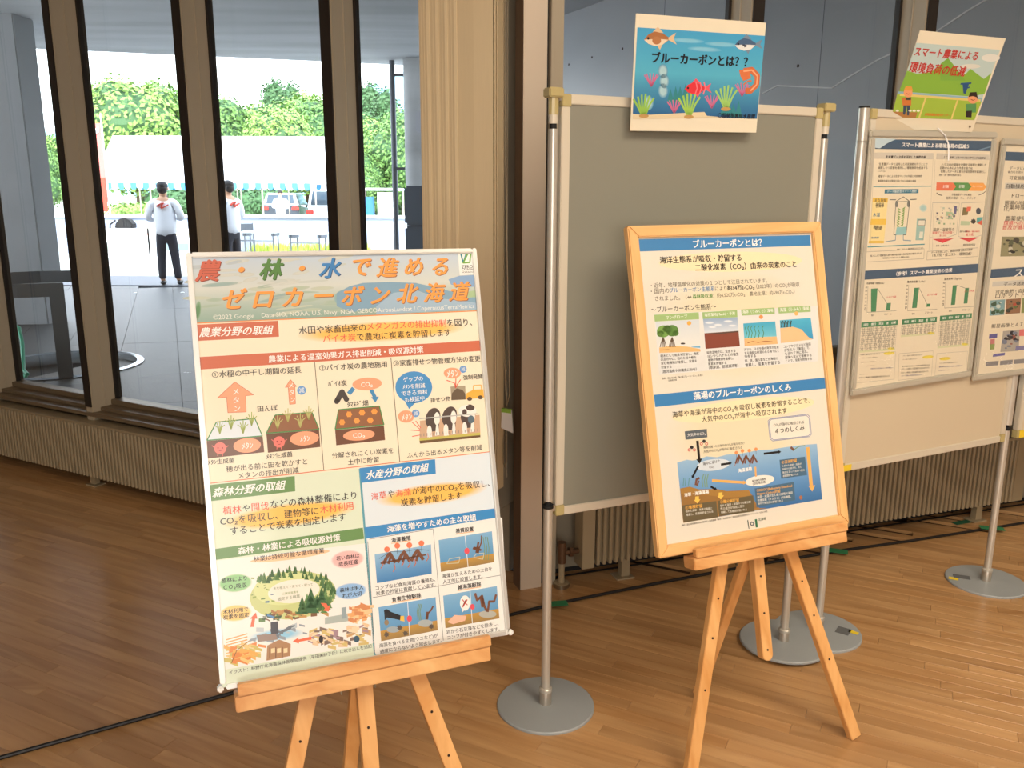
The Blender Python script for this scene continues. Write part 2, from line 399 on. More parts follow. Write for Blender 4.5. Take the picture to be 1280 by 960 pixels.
# vertical blind drawn to the side -----------------------------------------------
vb = thing('vertical_blind', 'cream vertical blind drawn together beside the steel corner column', 'blind', frame(dL, nL, (0, 0, 1), FL @ Vector((0.2, -0.03, 0.42))))
M = FL
xs = [0.385 - 0.0125 * i for i in range(12)]
first = None
for i, s in enumerate(xs):
    w = 0.020; o_ = 0.0015 * (i % 3)
    m_ = MB(); m_.prismz([P2d(M, x, y) for x, y in ((s, -0.056 - o_), (s - w * .5, -0.058 - o_), (s - w, -0.056 - o_), (s - w, -0.053 - o_), (s - w * .5, -0.055 - o_), (s, -0.053 - o_))], 0.40, 3.12); m_.build('slat', M_blind, vb)
m_ = MB(); pts = [(0.236, -0.056), (0.16, -0.060), (0.085, -0.057), (0.085, -0.055), (0.16, -0.058), (0.236, -0.053)]
m_.prismz([P2d(M, x, y) for x, y in pts], 0.40, 3.12); m_.build('slat', M_blind, vb)
for s in (0.076, 0.066): MB(M).box(s - 0.003, s + 0.002, -0.06, -0.02, 0.42, 3.12).build('slat', M_blind, vb)
MB(M).box(0.06, 0.39, -0.075, -0.035, 3.12, 3.17).build('head_rail', M_rail, vb)
MB(M).box(0.064, 0.105, -0.085, -0.05, 0.388, 0.432).build('bottom_clip', M_rad, vb, bevel=0.003)
lp = lambda s, y, z: tuple(M @ Vector((s, y, z)))
MB().tube([lp(0.036, -0.068, 3.1), lp(0.036, -0.07, 1.5), lp(0.034, -0.07, 1.0), lp(0.025, -0.07, 0.80), lp(0.018, -0.07, 0.76), lp(0.010, -0.07, 0.80), lp(0.015, -0.07, 1.0), lp(0.028, -0.07, 1.6), lp(0.030, -0.07, 3.1)], 0.0022, 6).build('bead_chain', M_rad, vb)
MB().tube([lp(0.030, -0.07, 0.70), lp(0.038, -0.07, 0.60), lp(0.036, -0.07, 0.53), lp(0.030, -0.07, 0.515), lp(0.023, -0.07, 0.54), lp(0.024, -0.07, 0.62), lp(0.026, -0.07, 0.70)], 0.0018, 6).build('pull_cord', M_rad, vb)
tg = MB(M).prism([(0.040, 0.668), (-0.008, 0.655), (-0.002, 0.738), (0.038, 0.740)], -0.080, -0.074).build('cord_tag', M_tent, vb)
MB(M).box(-0.002, 0.038, -0.082, -0.072, 0.728, 0.742).build('tag_strip', mat('light green label', (150, 196, 80), 0.6), tg)

# radiators ----------------------------------------------------------------------
def radiator(M, s0, s1, z0, z1, y0, y1, pitch, label, name='radiator', feet=()):
    t = thing(name, label, 'radiator', M @ Matrix.Translation(((s0 + s1) / 2, (y0 + y1) / 2, 0)))
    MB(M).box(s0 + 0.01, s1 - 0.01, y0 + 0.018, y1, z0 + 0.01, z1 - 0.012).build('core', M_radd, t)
    n = int((s1 - s0) / pitch); rb = None
    cu = MB(M); x = s0 + pitch * 0.5
    prof = [(x - pitch * .27, y0 + 0.02), (x - pitch * .27, y0 + 0.004), (x - pitch * .13, y0), (x + pitch * .13, y0), (x + pitch * .27, y0 + 0.004), (x + pitch * .27, y0 + 0.02)]
    A = [cu.v((a, b, z0)) for a, b in prof]; B = [cu.v((a, b, z1 - 0.012)) for a, b in prof]
    for i in range(5): cu.b.faces.new((A[i], A[i + 1], B[i + 1], B[i]))
    cu.b.faces.new(A[::-1]); cu.b.faces.new(B)
    rb = cu.build('rib', M_rad, t)
    for i in range(1, n):
        c = rb.copy(); COL.objects.link(c); c.parent = t; c.location = (pitch * i, 0, 0)
    MB(M).box(s0, s1, y0 + 0.004, y1, z1 - 0.012, z1).build('top_cover', M_rad, t, bevel=0.002)
    for s in feet:
        f = MB(M); f.box(s - 0.018, s + 0.018, (y0 + y1) / 2 - 0.01, (y0 + y1) / 2 + 0.02, 0.004, z0 + 0.02); f.box(s - 0.045, s + 0.03, (y0 + y1) / 2 - 0.03, (y0 + y1) / 2 + 0.035, 0, 0.006)
        f.build('foot', M_rad, t)
    return t
radiator(FL, 0.42, 4.2, 0.062, 0.350, -0.055, 0.04, 0.0272, 'long low ribbed radiator in the shade under the left windows', feet=(2.54, 1.2, 3.8))
rr = radiator(FR, 0.292, 2.47, 0.085, 0.40, -0.06, 0.02, 0.0262, 'ribbed beige radiator along the wall behind the display boards', feet=(0.44, 2.30))
MB(FR).box(0.236, 0.288, -0.058, 0.02, 0.075, 0.40).build('end_panel', M_rad, rr, bevel=0.002)
MB(FR).box(2.472, 2.54, -0.05, 0.02, 0.08, 0.42).build('end_panel', M_rad, rr, bevel=0.002)
q = lambda s, y, z: tuple(FR @ Vector((s, y, z)))
MB().cyl(q(0.165, -0.02, 0.0), q(0.165, -0.02, 0.018), 0.03).cyl(q(0.165, -0.02, 0.018), q(0.165, -0.02, 0.10), 0.012).build('pipe', M_rad, rr, smooth=True)
MB().cyl(q(0.165, -0.02, 0.0), q(0.165, -0.02, 0.016), 0.032).build('floor_rosette', M_brass, rr, smooth=True)
MB().cyl(q(0.165, -0.02, 0.10), q(0.165, -0.02, 0.185), 0.017).cyl(q(0.165, -0.02, 0.14), q(0.235, -0.02, 0.14), 0.011).cyl(q(0.195, -0.02, 0.14), q(0.208, -0.02, 0.14), 0.02, n=6).build('valve', mat('bronze valve', (112, 84, 62), 0.4, 0.6), rr, smooth=True)
radiator(FR, 2.95, 5.8, 0.085, 0.40, -0.06, 0.02, 0.0262, 'second ribbed radiator beyond the folding table at the right edge', feet=(3.1, 5.6))

# ------------------------------------------------------------------ display boards
def disc_base(x, y, parent, r=0.146, z=0.0):
    b = MB().lathe([(r, 0.0005 + z), (r, 0.006 + z), (r - 0.003, 0.009 + z), (0.02, 0.010 + z)], (x, y, 0), 56).build('disc_base', M_base, parent, smooth=True)
    MB().lathe([(0.018, 0.009), (0.018, 0.046), (0.0165, 0.050)], (x, y, 0), 24).build('socket', M_alu, b, smooth=True)
    MB().lathe([(0.0195, 0.050), (0.0195, 0.060), (0.016, 0.063)], (x, y, 0), 24).build('collar', M_pole, b, smooth=True)
    return b
def display_board(base, ang, width, z0, z1, label, panel_mat, caps=True, poles=(0, 1), pole_r=0.0125, lift=0.0):
    M = yaw(base, ang)
    t = thing('display_board', label, 'board', M @ Matrix.Translation((width / 2, 0, 0)))
    a, b = 0.019, width - 0.019; rw = 0.025
    MB(M).box(a + rw - .004, b - rw + .004, -0.006, 0.006, z0 + rw - .004, z1 - rw + .004).build('panel', panel_mat, t)
    for x0, x1, zz0, zz1 in ((a, b, z1 - rw, z1), (a, b, z0, z0 + rw)):
        MB(M).box(x0 + rw, x1 - rw, -0.011, 0.011, zz0, zz1).build('frame_rail', M_rail, t, bevel=0.002)
    for x0 in (a, b - rw):
        MB(M).box(x0, x0 + rw, -0.011, 0.011, z0 + rw + 0.006, z1 - rw - 0.006).build('frame_rail', M_rail, t, bevel=0.002)
    for x0 in (a, b - rw - 0.002):
        for zz in (z0, z1 - rw - 0.006):
            MB(M).box(x0, x0 + rw + 0.002, -0.0125, 0.0125, zz, zz + rw + 0.006).build('corner_cap', M_clear, t, bevel=0.002)
    for k in poles:
        x = 0 if k == 0 else width
        g = 1 if k == 0 else -1
        p = MB(M); p.cyl((x, 0, 0.05), (x, 0, 0.636), 0.0135).cyl((x, 0, 0.652), (x, 0, 1.665), pole_r)
        po = p.build('pole', M_pole, t, smooth=True)
        MB(M).cyl((x, 0, 0.630), (x, 0, 0.640), 0.015).cyl((x, 0, 0.636), (x, 0, 0.654), 0.008).build('joint_ring', M_dark, po, smooth=True); MB(M).cyl((x, 0, 1.66), (x, 0, 1.68), 0.009).build('joint_ring', M_dark, po, smooth=True)
        if caps:
            MB(M).cyl((x, 0, 1.678), (x, 0, 1.70), 0.0125).build('pole_cap', M_rail, po, smooth=True)
            MB(M).cyl((x, 0, 1.70), (x, 0, 1.742), 0.0135, n=10).build('clamp_knob', M_clear, po)
            MB(M).box(x - 0.021, x + 0.021, -0.02, 0.02, 1.742, 1.766).build('clamp_block', M_clear, po, bevel=0.003)
        else:
            MB(M).cyl((x, 0, 1.66), (x, 0, 1.762), pole_r).build('pole_cap', M_pole, po, smooth=True)
            MB(M).cyl((x, 0, 1.762), (x, 0, 1.768), pole_r).build('end_plug', M_dark, po, smooth=True)
        for zz in (0.62, 1.735):
            MB(M).box(min(x, x + g * 0.03), max(x, x + g * 0.03), -0.006, 0.006, zz, zz + 0.018).build('clip', M_alu, t)
        w = M @ Vector((x, 0, 0)); disc_base(w.x, w.y, t, z=lift if k else 0.0)
    return t, M
M_panel1 = mat('grey green display panel', (136, 134, 120), 0.55, noise=(2, 0.03))
M_panel2 = mat('warm white display panel', (208, 192, 164), 0.45, noise=(2, 0.02))
bd1, MBD1 = display_board((0.104, 2.278, 0), 23.45, 0.9006, 0.606, 1.752, 'empty grey-green display board framed in cream rails, behind the blue carbon poster', M_panel1, lift=0.0105)
bd2, MBD2 = display_board((1.079, 2.725, 0), 26.2, 0.9006, 0.588, 1.762, 'cream display board carrying the white clip-framed smart farming poster', M_panel2, caps=False, pole_r=0.0165)
bd3, MBD3 = display_board((1.925, 3.150, 0), 24.0, 0.9006, 0.588, 1.762, 'cream display board at the right edge of the picture, mostly outside it', M_panel2, caps=False, poles=(1,), pole_r=0.0165)

# tapes and cable on the floor ---------------------------------------------------
def flat(name, pts, z, m, label, cat, group=None, h=0.0006):
    cx = sum(p[0] for p in pts) / len(pts); cy = sum(p[1] for p in pts) / len(pts)
    o = MB().prismz(pts, z, z + h).build(name, m, origin=(cx, cy, z)); tag(o, label, cat, group); return o
def strip(c, ang, l, w):
    a = Vector((math.cos(R(ang)), math.sin(R(ang)))); b = Vector((-a.y, a.x)); c = Vector(c)
    return [tuple(c + a * i * l / 2 + b * j * w / 2) for i, j in ((-1, -1), (1, -1), (1, 1), (-1, 1))]
cab = [(-3.2, 1.2), (-2.1, 1.70), (-1.384, 2.019), (-0.865, 2.322), (-0.4, 2.60), (0.003, 2.833), (0.14, 2.905), (0.30, 2.975), (0.607, 3.105), (1.0, 3.262), (1.417, 3.412), (1.75, 3.515), (2.0, 3.60), (2.403, 3.739), (3.2, 4.02), (4.2, 4.35)]
tag(MB().tube([(x, y, 0.0065) for x, y in cab], 0.0062, 8).build('cable', M_cable, smooth=True, origin=(0, 2.8, 0)), 'thick black cable running across the floor and along the wall', 'cable')
flat('floor_tape', strip((0.175, 2.905), 10, 0.07, 0.04), 0.0133, M_gtape, 'green tape over the cable beside the left board pole', 'tape', h=0.0008)
flat('floor_tape', strip((1.39, 3.395), -20, 0.10, 0.045), 0.0133, M_gtape, 'green tape over the cable just right of the wooden easel ledge', 'tape', h=0.0008)
flat('floor_tape', strip((2.205, 3.655), -15, 0.10, 0.045), 0.0133, M_gtape, 'green tape over the cable to the right of the rightmost pole', 'tape', h=0.0008)
flat('floor_tape', strip((2.13, 3.76), 20, 0.12, 0.035), 0.0004, mat('worn green tape', (40, 96, 66), 0.7), 'worn dark green tape on the floor behind the cable, by the rightmost pole', 'tape')
# thin second lead lying by the wall
tag(MB().tube([tuple(FR @ Vector((s, 0.055, 0.004))) for s in (0.17, 0.8, 1.5, 2.2, 3.0, 4.5)], 0.004, 6).build('cable', M_cable, smooth=True, origin=(1, 3.4, 0)), 'thin black lead lying along the foot of the wall behind the radiator', 'cable')
flat('yellow_tape', strip((1.197, 2.705), -40, 0.032, 0.02), 0.0101, M_ytape, 'small yellow tape on the disc foot behind the blue carbon easel', 'tape')
flat('grey_tape', strip((1.165, 2.715), -35, 0.045, 0.05), 0.0101, mat('dull grey tape', (98, 100, 100), 0.7), 'dull grey tape scrap beside the yellow one on the disc foot behind the easel', 'tape')
flat('yellow_tape', strip((1.765, 3.135), -30, 0.035, 0.022), 0.0101, M_ytape, 'small yellow tape on the rightmost disc foot', 'tape')
flat('grey_tape', strip((1.805, 3.15), -20, 0.06, 0.035), 0.0101, mat('dull grey tape mark', (102, 104, 104), 0.7), 'dull grey scrap beside the yellow tape on the rightmost disc foot', 'tape')
tag(MB(MBD2).box(0.022, 0.075, -0.0135, -0.0118, 0.590, 0.612).build('yellow_tape', M_ytape, origin=(1.12, 2.74, 0.6)), 'yellow tape on the bottom left corner of the cream display board', 'tape')
tag(MB(MBD3).box(0.03, 0.14, -0.0135, -0.0118, 0.590, 0.618).build('yellow_tape', M_ytape, origin=(1.98, 3.17, 0.6)), 'yellow tape under the display board at the right edge', 'tape')

# folding table behind the boards at the right edge -------------------------------
TM = frame(dR, nR, (0, 0, 1), FR @ Vector((2.65, -0.19, 0)))
ft = thing('folding_table', 'low dark-topped table with grey tube legs behind the boards at the right edge', 'table', TM)
MB(TM).box(-0.05, 1.2, -0.15, 0.12, 0.44, 0.46).build('tabletop', M_fin_dark, ft, bevel=0.003)
for x in (0.0, 1.14):
    for y in (-0.12, 0.09): MB(TM).cyl((x + 0.03, y, 0.012), (x + 0.03, y, 0.44), 0.011).cyl((x + 0.03, y, 0), (x + 0.03, y, 0.014), 0.018).build('leg', M_pole, ft, smooth=True)

# ------------------------------------------------------------------ easels
def easel(Mp, cx, half, legz, z_led, label, n0=0.020, mast_bot=-0.62, slope=0.29, rear_top=None, rear_foot=None, foot_drop=0.0, led=(-0.25, 0.25)):
    """Mp: matrix of the panel (x right, y into, z up, origin panel centre)"""
    t = thing('easel', label, 'easel', Matrix.Translation(Vector(((Mp @ Vector((cx, 0.2, -0.9))).x, (Mp @ Vector((cx, 0.2, -0.9))).y, 0))))
    Mi = Mp
    def floor_z(x, n):   # local z at which (x, n, z) meets the floor
        a = (Mi @ Vector((x, n, 0))).z; b = (Mi @ Vector((x, n, -1))).z
        return -a / (a - b)
    for g in (-1, 1):
        xt = cx + g * 0.018; zt = z_led + 0.40
        xl = cx + g * half
        k = (xl - xt) / 0.40
        zf = floor_z(xl + g * 0.16, n0 + 0.01)
        xb = xl + k * (z_led - zf)
        if abs(k) * 0 + 1:
            xb = xl + g * slope * (z_led - zf)
        lg = MB(Mi)
        w = 0.018
        pts_t = [(xt - w, zt), (xt + w, zt)]; pts_m = [(xl - w * 1.05, z_led), (xl + w * 1.05, z_led)]
        k2 = 0.0
        lg.bar((xl - g * slope * 0.38, n0 + 0.011, z_led + 0.38), (xb, n0 + 0.011, zf + 0.004), 0.034, 0.022)
        lo = lg.build('front_leg', M_pine, t, bevel=0.0015)
        for d in (0.1, 0.2, 0.33):
            x = xl + g * slope * d; z = z_led - d
            MB(Mi).cyl((x, n0 + 0.001, z), (x, n0 - 0.0012, z), 0.0028, n=10).build('peg_hole', M_hole, lo)
    ms = MB(Mi); w = 0.0165
    ol = [(cx - w, z_led + 0.55), (cx - w, mast_bot + w)] + [(cx + w * math.cos(a), mast_bot + w + w * math.sin(a)) for a in [R(v) for v in range(195, 360, 15)]] + [(cx + w, mast_bot + w), (cx + w, z_led + 0.55)]
    ms.prism(ol, n0 - 0.004, n0 + 0.022); mo = ms.build('centre_mast', M_pine, t, bevel=0.0012)
    for z in (mast_bot + 0.03, mast_bot + 0.13, mast_bot + 0.23):
        MB(Mi).cyl((cx, n0 - 0.003, z), (cx, n0 - 0.0055, z), 0.0028, n=10).build('peg_hole', M_hole, mo)
    # ledge
    MB(Mi).box(led[0], led[1], -0.036, n0 - 0.004, z_led - 0.001, z_led + 0.030).build('ledge_bar', M_pineH, t, bevel=0.002)
    MB(Mi).box(led[0] + 0.006, led[1] + 0.002, -0.041, -0.022, z_led + 0.0305, z_led + 0.053).build('ledge_lip', M_pineH, t, bevel=0.002)
    # rear leg, hinge and wing nuts
    h = Mi @ Vector(rear_top); f = Vector(rear_foot)
    MB().bar(h, f, 0.030, 0.020, side=tuple(Mi.to_3x3() @ Vector((1, 0, 0)))).build('rear_leg', M_pine, t, bevel=0.0015)
    hb = Mi.inverted() @ h
    MB(Mi).cyl((hb.x - 0.04, hb.y - 0.006, hb.z + 0.004), (hb.x + 0.04, hb.y - 0.006, hb.z + 0.004), 0.003, n=8).build('hinge_bolt', M_brass, t)
    for g in (-1, 1):
        x = hb.x + g * 0.036
        MB(Mi).cyl((x - .004, hb.y - .006, hb.z + .004), (x + .004, hb.y - .006, hb.z + .004), 0.0065, n=8).box(x - .0015, x + .0015, hb.y - .010, hb.y - .002, hb.z + .004, hb.z + .020).box(x - .0015, x + .0015, hb.y - .010, hb.y - .002, hb.z - .012, hb.z + .004).build('wing_nut', M_brass, t)
    return t
Z1 = Vector((-.0933, .2438, .9653)).normalized()
def ortho(x, n):
    x = Vector(x).normalized(); n = Vector(n); n = (n - x * n.dot(x)).normalized(); return x, n, x.cross(n)
x_, n_, z_ = ortho((.9248, .3803, -.0067), (-.3688, .8921, -.261))
MP1 = frame(x_, n_, z_, (-.3241, 1.7035, .9677))
x_, n_, z_ = ortho((.9315, .3637, .0103), (-.3507, .9051, -.2405))
MP2 = frame(x_, n_, z_, (.618, 2.224, 1.0105))
easel(MP1, -0.022, 0.110, 0, -0.4685, 'light pine easel holding the agriculture and forestry poster, its feet below the picture', led=(-0.281, 0.243), mast_bot=-0.80,
      rear_top=(-0.030, 0.058, -0.49), rear_foot=(-0.40, 1.76, 0.012))
easel(MP2, 0.012, 0.108, 0, -0.4655, 'light pine easel holding the wood-framed blue carbon poster, its three feet in view', led=(-0.222, 0.270), mast_bot=-0.758,
      rear_top=(0.000, 0.058, -0.485), rear_foot=(0.573, 2.325, 0.012))
# ------------------------------------------------------------------ printed sheets
def ink_mat(name, rough, coat=0.0, gain=1.0):
    m = bpy.data.materials.new(name); m.use_nodes = True; nt = m.node_tree; b = nt.nodes['Principled BSDF']
    at = nt.nodes.new('ShaderNodeVertexColor'); at.layer_name = 'ink'
    nt.links.new(at.outputs[0], b.inputs['Base Color']); b.inputs['Roughness'].default_value = rough
    if coat: b.inputs['Coat Weight'].default_value = coat; b.inputs['Coat Roughness'].default_value = 0.08
    return m
M_ink = ink_mat('printed paper', 0.5)
M_ink_gloss = ink_mat('printed paper behind film', 0.38, 0.35)
_glyphs = {}
def glyphs(s, bold, shear):
    if bold > 0.006:      # heavier weight: the same outlines laid side by side
        co, fa = glyphs(s, 0, shear); d = bold * 0.75; CO, FA = [], []
        for q_, (dx, dy) in enumerate(((-d, 0), (d, 0), (0, d * .6), (0, -d * .6)) if bold >= 0.02 else ((-d, 0), (d, 0))):
            k0 = len(CO); CO += [(x + dx, y + dy, q_ * .12) for x, y, _ in co]; FA += [tuple(i + k0 for i in f) for f in fa]
        return CO, FA
    bold = 0
    k = (s, bold, shear)
    if k not in _glyphs:
        c = bpy.data.curves.new('t', 'FONT'); c.body = s; c.size = 1.0; c.resolution_u = 2; c.offset = bold; c.shear = shear; c.fill_mode = 'FRONT' if hasattr(c, 'fill_mode') else 'BOTH'
        o = bpy.data.objects.new('t', c); COL.objects.link(o)
        me = bpy.data.meshes.new_from_object(o)
        co = [(v.co.x, v.co.y, 0.0) for v in me.vertices]; fa = [tuple(p.vertices) for p in me.polygons]
        bpy.data.objects.remove(o); bpy.data.meshes.remove(me); bpy.data.curves.remove(c)
        _glyphs[k] = (co, fa)
    return _glyphs[k]

class Print:
    """flat print on a sheet: positions are read off enlarged crops of the sheet and rectified to sheet coordinates"""
    def __init__(s, M, quad, w, h, y0=0.0, dl=0.00018):
        A = []
        for (x, y), (u, v) in zip(quad, [(0, 0), (w, 0), (w, h), (0, h)]):
            x, y = x / 1000, y / 1000
            A += [[x, y, 1, 0, 0, 0, -u * x, -u * y, -u], [0, 0, 0, x, y, 1, -v * x, -v * y, -v]]
        s.H = np.linalg.svd(np.array(A))[2][-1].reshape(3, 3)
        s.M, s.w, s.h, s.y0, s.dl = M, w, h, y0, dl
        s.o = (0, 0, 1.0); s.groups = {}; s.hs = 1.0
    def use(s, x, y, k): s.o = (x, y, k)
    def uv(s, p):
        x = (s.o[0] + p[0] / s.o[2]) / 1000; y = (s.o[1] + p[1] / s.o[2]) / 1000
        a = s.H @ np.array([x, y, 1]); return (a[0] / a[2] - s.w / 2, s.h / 2 - a[1] / a[2])
    def _add(s, grp, pts, faces, cols, layer, extra=None):
        V, F, Cc = s.groups.setdefault(grp, ([], [], [])); k = len(V)
        for q_, (pt, c) in enumerate(zip(pts, cols)): V.append((pt[0], s.y0 - s.dl * (layer + (extra[q_] if extra else 0)), pt[1])); Cc.append(c)
        for f in faces: F.append([k + i for i in f])
    def poly(s, pts, col, layer=1, grp='printed_shapes', local=False):
        q = pts if local else [s.uv(p) for p in pts]
        cols = [lin(c) for c in col] if isinstance(col, list) else [lin(col)] * len(q)
        s._add(grp, q, [tuple(range(len(q)))], cols, layer)
    def grad(s, tl, tr, br, bl, c0, c1, layer=1, n=6, grp='printed_shapes', mid=None):
        q = [np.array(s.uv(p)) for p in (tl, tr, br, bl)]
        for i in range(n):
            a, b = i / n, (i + 1) / n
            P = [q[0] + (q[3] - q[0]) * a, q[1] + (q[2] - q[1]) * a, q[1] + (q[2] - q[1]) * b, q[0] + (q[3] - q[0]) * b]
            f = lambda t: tuple(c0[j] + (c1[j] - c0[j]) * t for j in range(3)) if mid is None else (tuple(c0[j] + (mid[j] - c0[j]) * t * 2 for j in range(3)) if t < .5 else tuple(mid[j] + (c1[j] - mid[j]) * (t * 2 - 1) for j in range(3)))
            s.poly([tuple(p) for p in P], [f(a), f(a), f(b), f(b)], layer, grp, True)
    def ell(s, c, rx, ry, col, layer=2, edge=None, tilt=0.0, n=28, grp='printed_shapes', core=0.55):
        m = [s.uv((c[0] + rx * math.cos(t) * math.cos(tilt) + ry * math.sin(t) * math.sin(tilt), c[1] - rx * math.cos(t) * math.sin(tilt) + ry * math.sin(t) * math.cos(tilt))) for t in [2 * PI * i / n for i in range(n)]]
        o = s.uv(c)
        if edge is None: s.poly(m, col, layer, grp, True); return
        inn = [(o[0] + (x - o[0]) * core, o[1] + (z - o[1]) * core) for x, z in m]
        s.poly(inn, col, layer, grp, True)
        for i in range(n):
            j = (i + 1) % n; s.poly([inn[i], inn[j], m[j], m[i]], [col, col, edge, edge], layer, grp, True)
    def line(s, pts, wd, col, layer=3, grp='printed_shapes', closed=False):
        q = [np.array(s.uv(p)) for p in pts]; w = wd / s.o[2] * s.unit() / 2
        if closed: q.append(q[0])
        if wd >= 9:
            for c_ in q[1:-1]: s.poly([(c_[0] + w * math.cos(k_ * PI / 4), c_[1] + w * math.sin(k_ * PI / 4)) for k_ in range(8)], col, layer + .003, grp, True)
        for a, b in zip(q, q[1:]):
            d = b - a; L = np.hypot(*d)
            if L < 1e-9: continue
            n = np.array((-d[1], d[0])) / L * w
            s.poly([tuple(a + n), tuple(b + n), tuple(b - n), tuple(a - n)], col, layer, grp, True)
    def unit(s):
        if not hasattr(s, '_u'):
            o = s.o; s.o = (0, 0, 1.0)
            c = np.linalg.inv(s.H) @ np.array([s.w / 2, s.h / 2, 1]); c = c / c[2] * 1000
            a, b, d = s.uv((c[0], c[1])), s.uv((c[0] + 1, c[1])), s.uv((c[0], c[1] + 1)); s.o = o
            s._u = 0.5 * (math.hypot(a[0] - b[0], a[1] - b[1]) + math.hypot(a[0] - d[0], a[1] - d[1]))
        return s._u
    def text(s, t, p0, p1, col, bold=0.012, shear=0.0, layer=5, grp='lettering', hs=1.0, local=False):
        a, b = (np.array(p0), np.array(p1)) if local else (np.array(s.uv(p0)), np.array(s.uv(p1)))
        co, fa = glyphs(t, bold, shear)
        if not co: return
        x0 = min(c[0] for c in co); x1 = max(c[0] for c in co); d = b - a; L = np.hypot(*d)
        k = L / (x1 - x0); e = d / L; n = np.array((-e[1], e[0]))
        pts = [tuple(a + e * (x - x0) * k + n * (y - 0.37) * k * hs * s.hs) for x, y, _ in co]
        s._add(grp, pts, fa, [lin(col)] * len(pts), layer, [q[2] for q in co])
    def ch(s, t, c, size, col, bold=0.02, shear=0.0, layer=5, grp='lettering', ang=0.0):
        o = np.array(s.uv(c)); u = size / s.o[2] * s.unit(); co, fa = glyphs(t, bold, shear)
        e = np.array((math.cos(ang), math.sin(ang))); n = np.array((-e[1], e[0]))
        xm = 0.5 + 0.37 * shear
        s._add(grp, [tuple(o + e * (x - xm) * u + n * (y - 0.37) * u) for x, y, _ in co], fa, [lin(col)] * len(co), layer, [q[2] for q in co])
    def tri_tree(s, c, h, col, layer=4):
        for k, (a, b) in enumerate(((0, .55), (.3, .8), (.55, 1))):
            w = h * (0.18 + 0.08 * k); s.poly([(c[0], c[1] - h * (1 - a)), (c[0] + w, c[1] - h * (1 - b)), (c[0] - w, c[1] - h * (1 - b))], col, layer)
    def star(s, c, r, col, layer=4, n=6, r2=0.5):
        s.poly([(c[0] + r * (1 if i % 2 == 0 else r2) * math.cos(PI * i / n), c[1] + r * (1 if i % 2 == 0 else r2) * math.sin(PI * i / n)) for i in range(2 * n)], col, layer)
    def build(s, parent, m):
        for g, (V, F, Cc) in s.groups.items():
            me = bpy.data.meshes.new(g)
            L = MW[ROOT[parent]].inverted() @ s.M
            me.from_pydata([tuple(L @ Vector(v)) for v in V], [], F); me.materials.append(m)
            ca = me.color_attributes.new('ink', 'FLOAT_COLOR', 'POINT')
            ca.data.foreach_set('color', [x for c in Cc for x in c])
            o = bpy.data.objects.new(g, me); COL.objects.link(o); o.parent = parent; ROOT[o] = ROOT[parent]
def sheet_rect(p, col, inset=0.0, layer=0):
    w, h = p.w / 2 - inset, p.h / 2 - inset
    p.poly([(-w, h), (w, h), (w, -h), (-w, -h)], col, layer, 'printed_shapes', True)

K_ = (52, 46, 42); WH = (246, 244, 238)
# ================================================= poster 1: agriculture, forestry, fisheries
w1, h1 = 0.610, 0.861
pp = thing('framed_poster', 'large silver-framed poster titled in orange characters on the nearest pine easel', 'poster', MP1 @ Matrix.Translation((0, 0, -h1 / 2)))
M_silver = mat('silver snap frame', (226, 224, 218), 0.3, 0.5)
MB(MP1).box(-w1 / 2 + .004, w1 / 2 - .004, 0.003, 0.014, -h1 / 2 + .004, h1 / 2 - .004).build('backing', M_white, pp)
fw = 0.0105
for x0, x1, z0, z1 in ((-w1 / 2, w1 / 2, h1 / 2 - 0.010, h1 / 2), (-w1 / 2, w1 / 2, -h1 / 2, -h1 / 2 + 0.010)):
    MB(MP1).box(x0 + fw, x1 - fw, -0.005, 0.016, z0, z1).build('frame_rail', M_silver, pp, bevel=0.002)
for x0, x1 in ((-w1 / 2, -w1 / 2 + fw), (w1 / 2 - fw, w1 / 2)):
    MB(MP1).box(x0, x1, -0.005, 0.016, -h1 / 2 + .012, h1 / 2).build('frame_rail', M_silver, pp, bevel=0.002)
for x in (-w1 / 2, w1 / 2):
    MB(MP1).box(x - 0.006, x + 0.006, -0.007, 0.017, -h1 / 2 - 0.003, -h1 / 2 + 0.009).build('corner_cap', mat('milky plastic corner', (236, 234, 226), 0.3), pp, bevel=0.003)
p = Print(MP1, [(233, 316), (593.5, 308.5), (636.5, 794), (277, 863)], w1, h1, 0.002)
sheet_rect(p, (242, 230, 204), 0.010)
A_ = (230, 300, 6.095); B_ = (420, 300, 6.095); C_ = (240, 420, 5.053); D_ = (390, 420, 5.565); E_ = (255, 580, 6.095); F_ = (265, 680, 5.332); G_ = (445, 570, 6.737); H_ = (450, 660, 5.647)
def P(o, x, y): return (o[0] + x / o[2], o[1] + y / o[2])
OR = (244, 160, 72); BR = (205, 110, 80)
# header picture
p.use(0, 0, 1)
tl, tr, br, bl = P(A_, 48, 118), P(B_, 1057, 72), P(B_, 1078, 525), P(A_, 95, 632)
p.grad(tl, tr, br, bl, (188, 204, 220), (142, 170, 156), 1, 10, mid=(208, 212, 204))
rg = random.Random(11)
p.use(*A_)
for k in range(46):   # soft landscape strokes
    x = rg.uniform(90, 1180); y = rg.uniform(140, 590) - x * 0.055 + 10; t = (y - 120) / 480
    base = rg.choice([(214, 214, 206), (176, 190, 206), (200, 206, 200)]) if t < 0.45 else rg.choice([(150, 176, 150), (170, 188, 156), (128, 160, 158), (196, 202, 172)])
    base = tuple(0.6 * a + 0.4 * b for a, b in zip(base, (190, 198, 190)))
    p.ell((x, y), rg.uniform(60, 150), rg.uniform(8, 18), base, 1.3 + 0.02 * k, edge=tuple(0.5 * a + 0.5 * b for a, b in zip(base, (190, 196, 186))), tilt=rg.uniform(0.0, 0.25), n=14)
p.use(*B_)
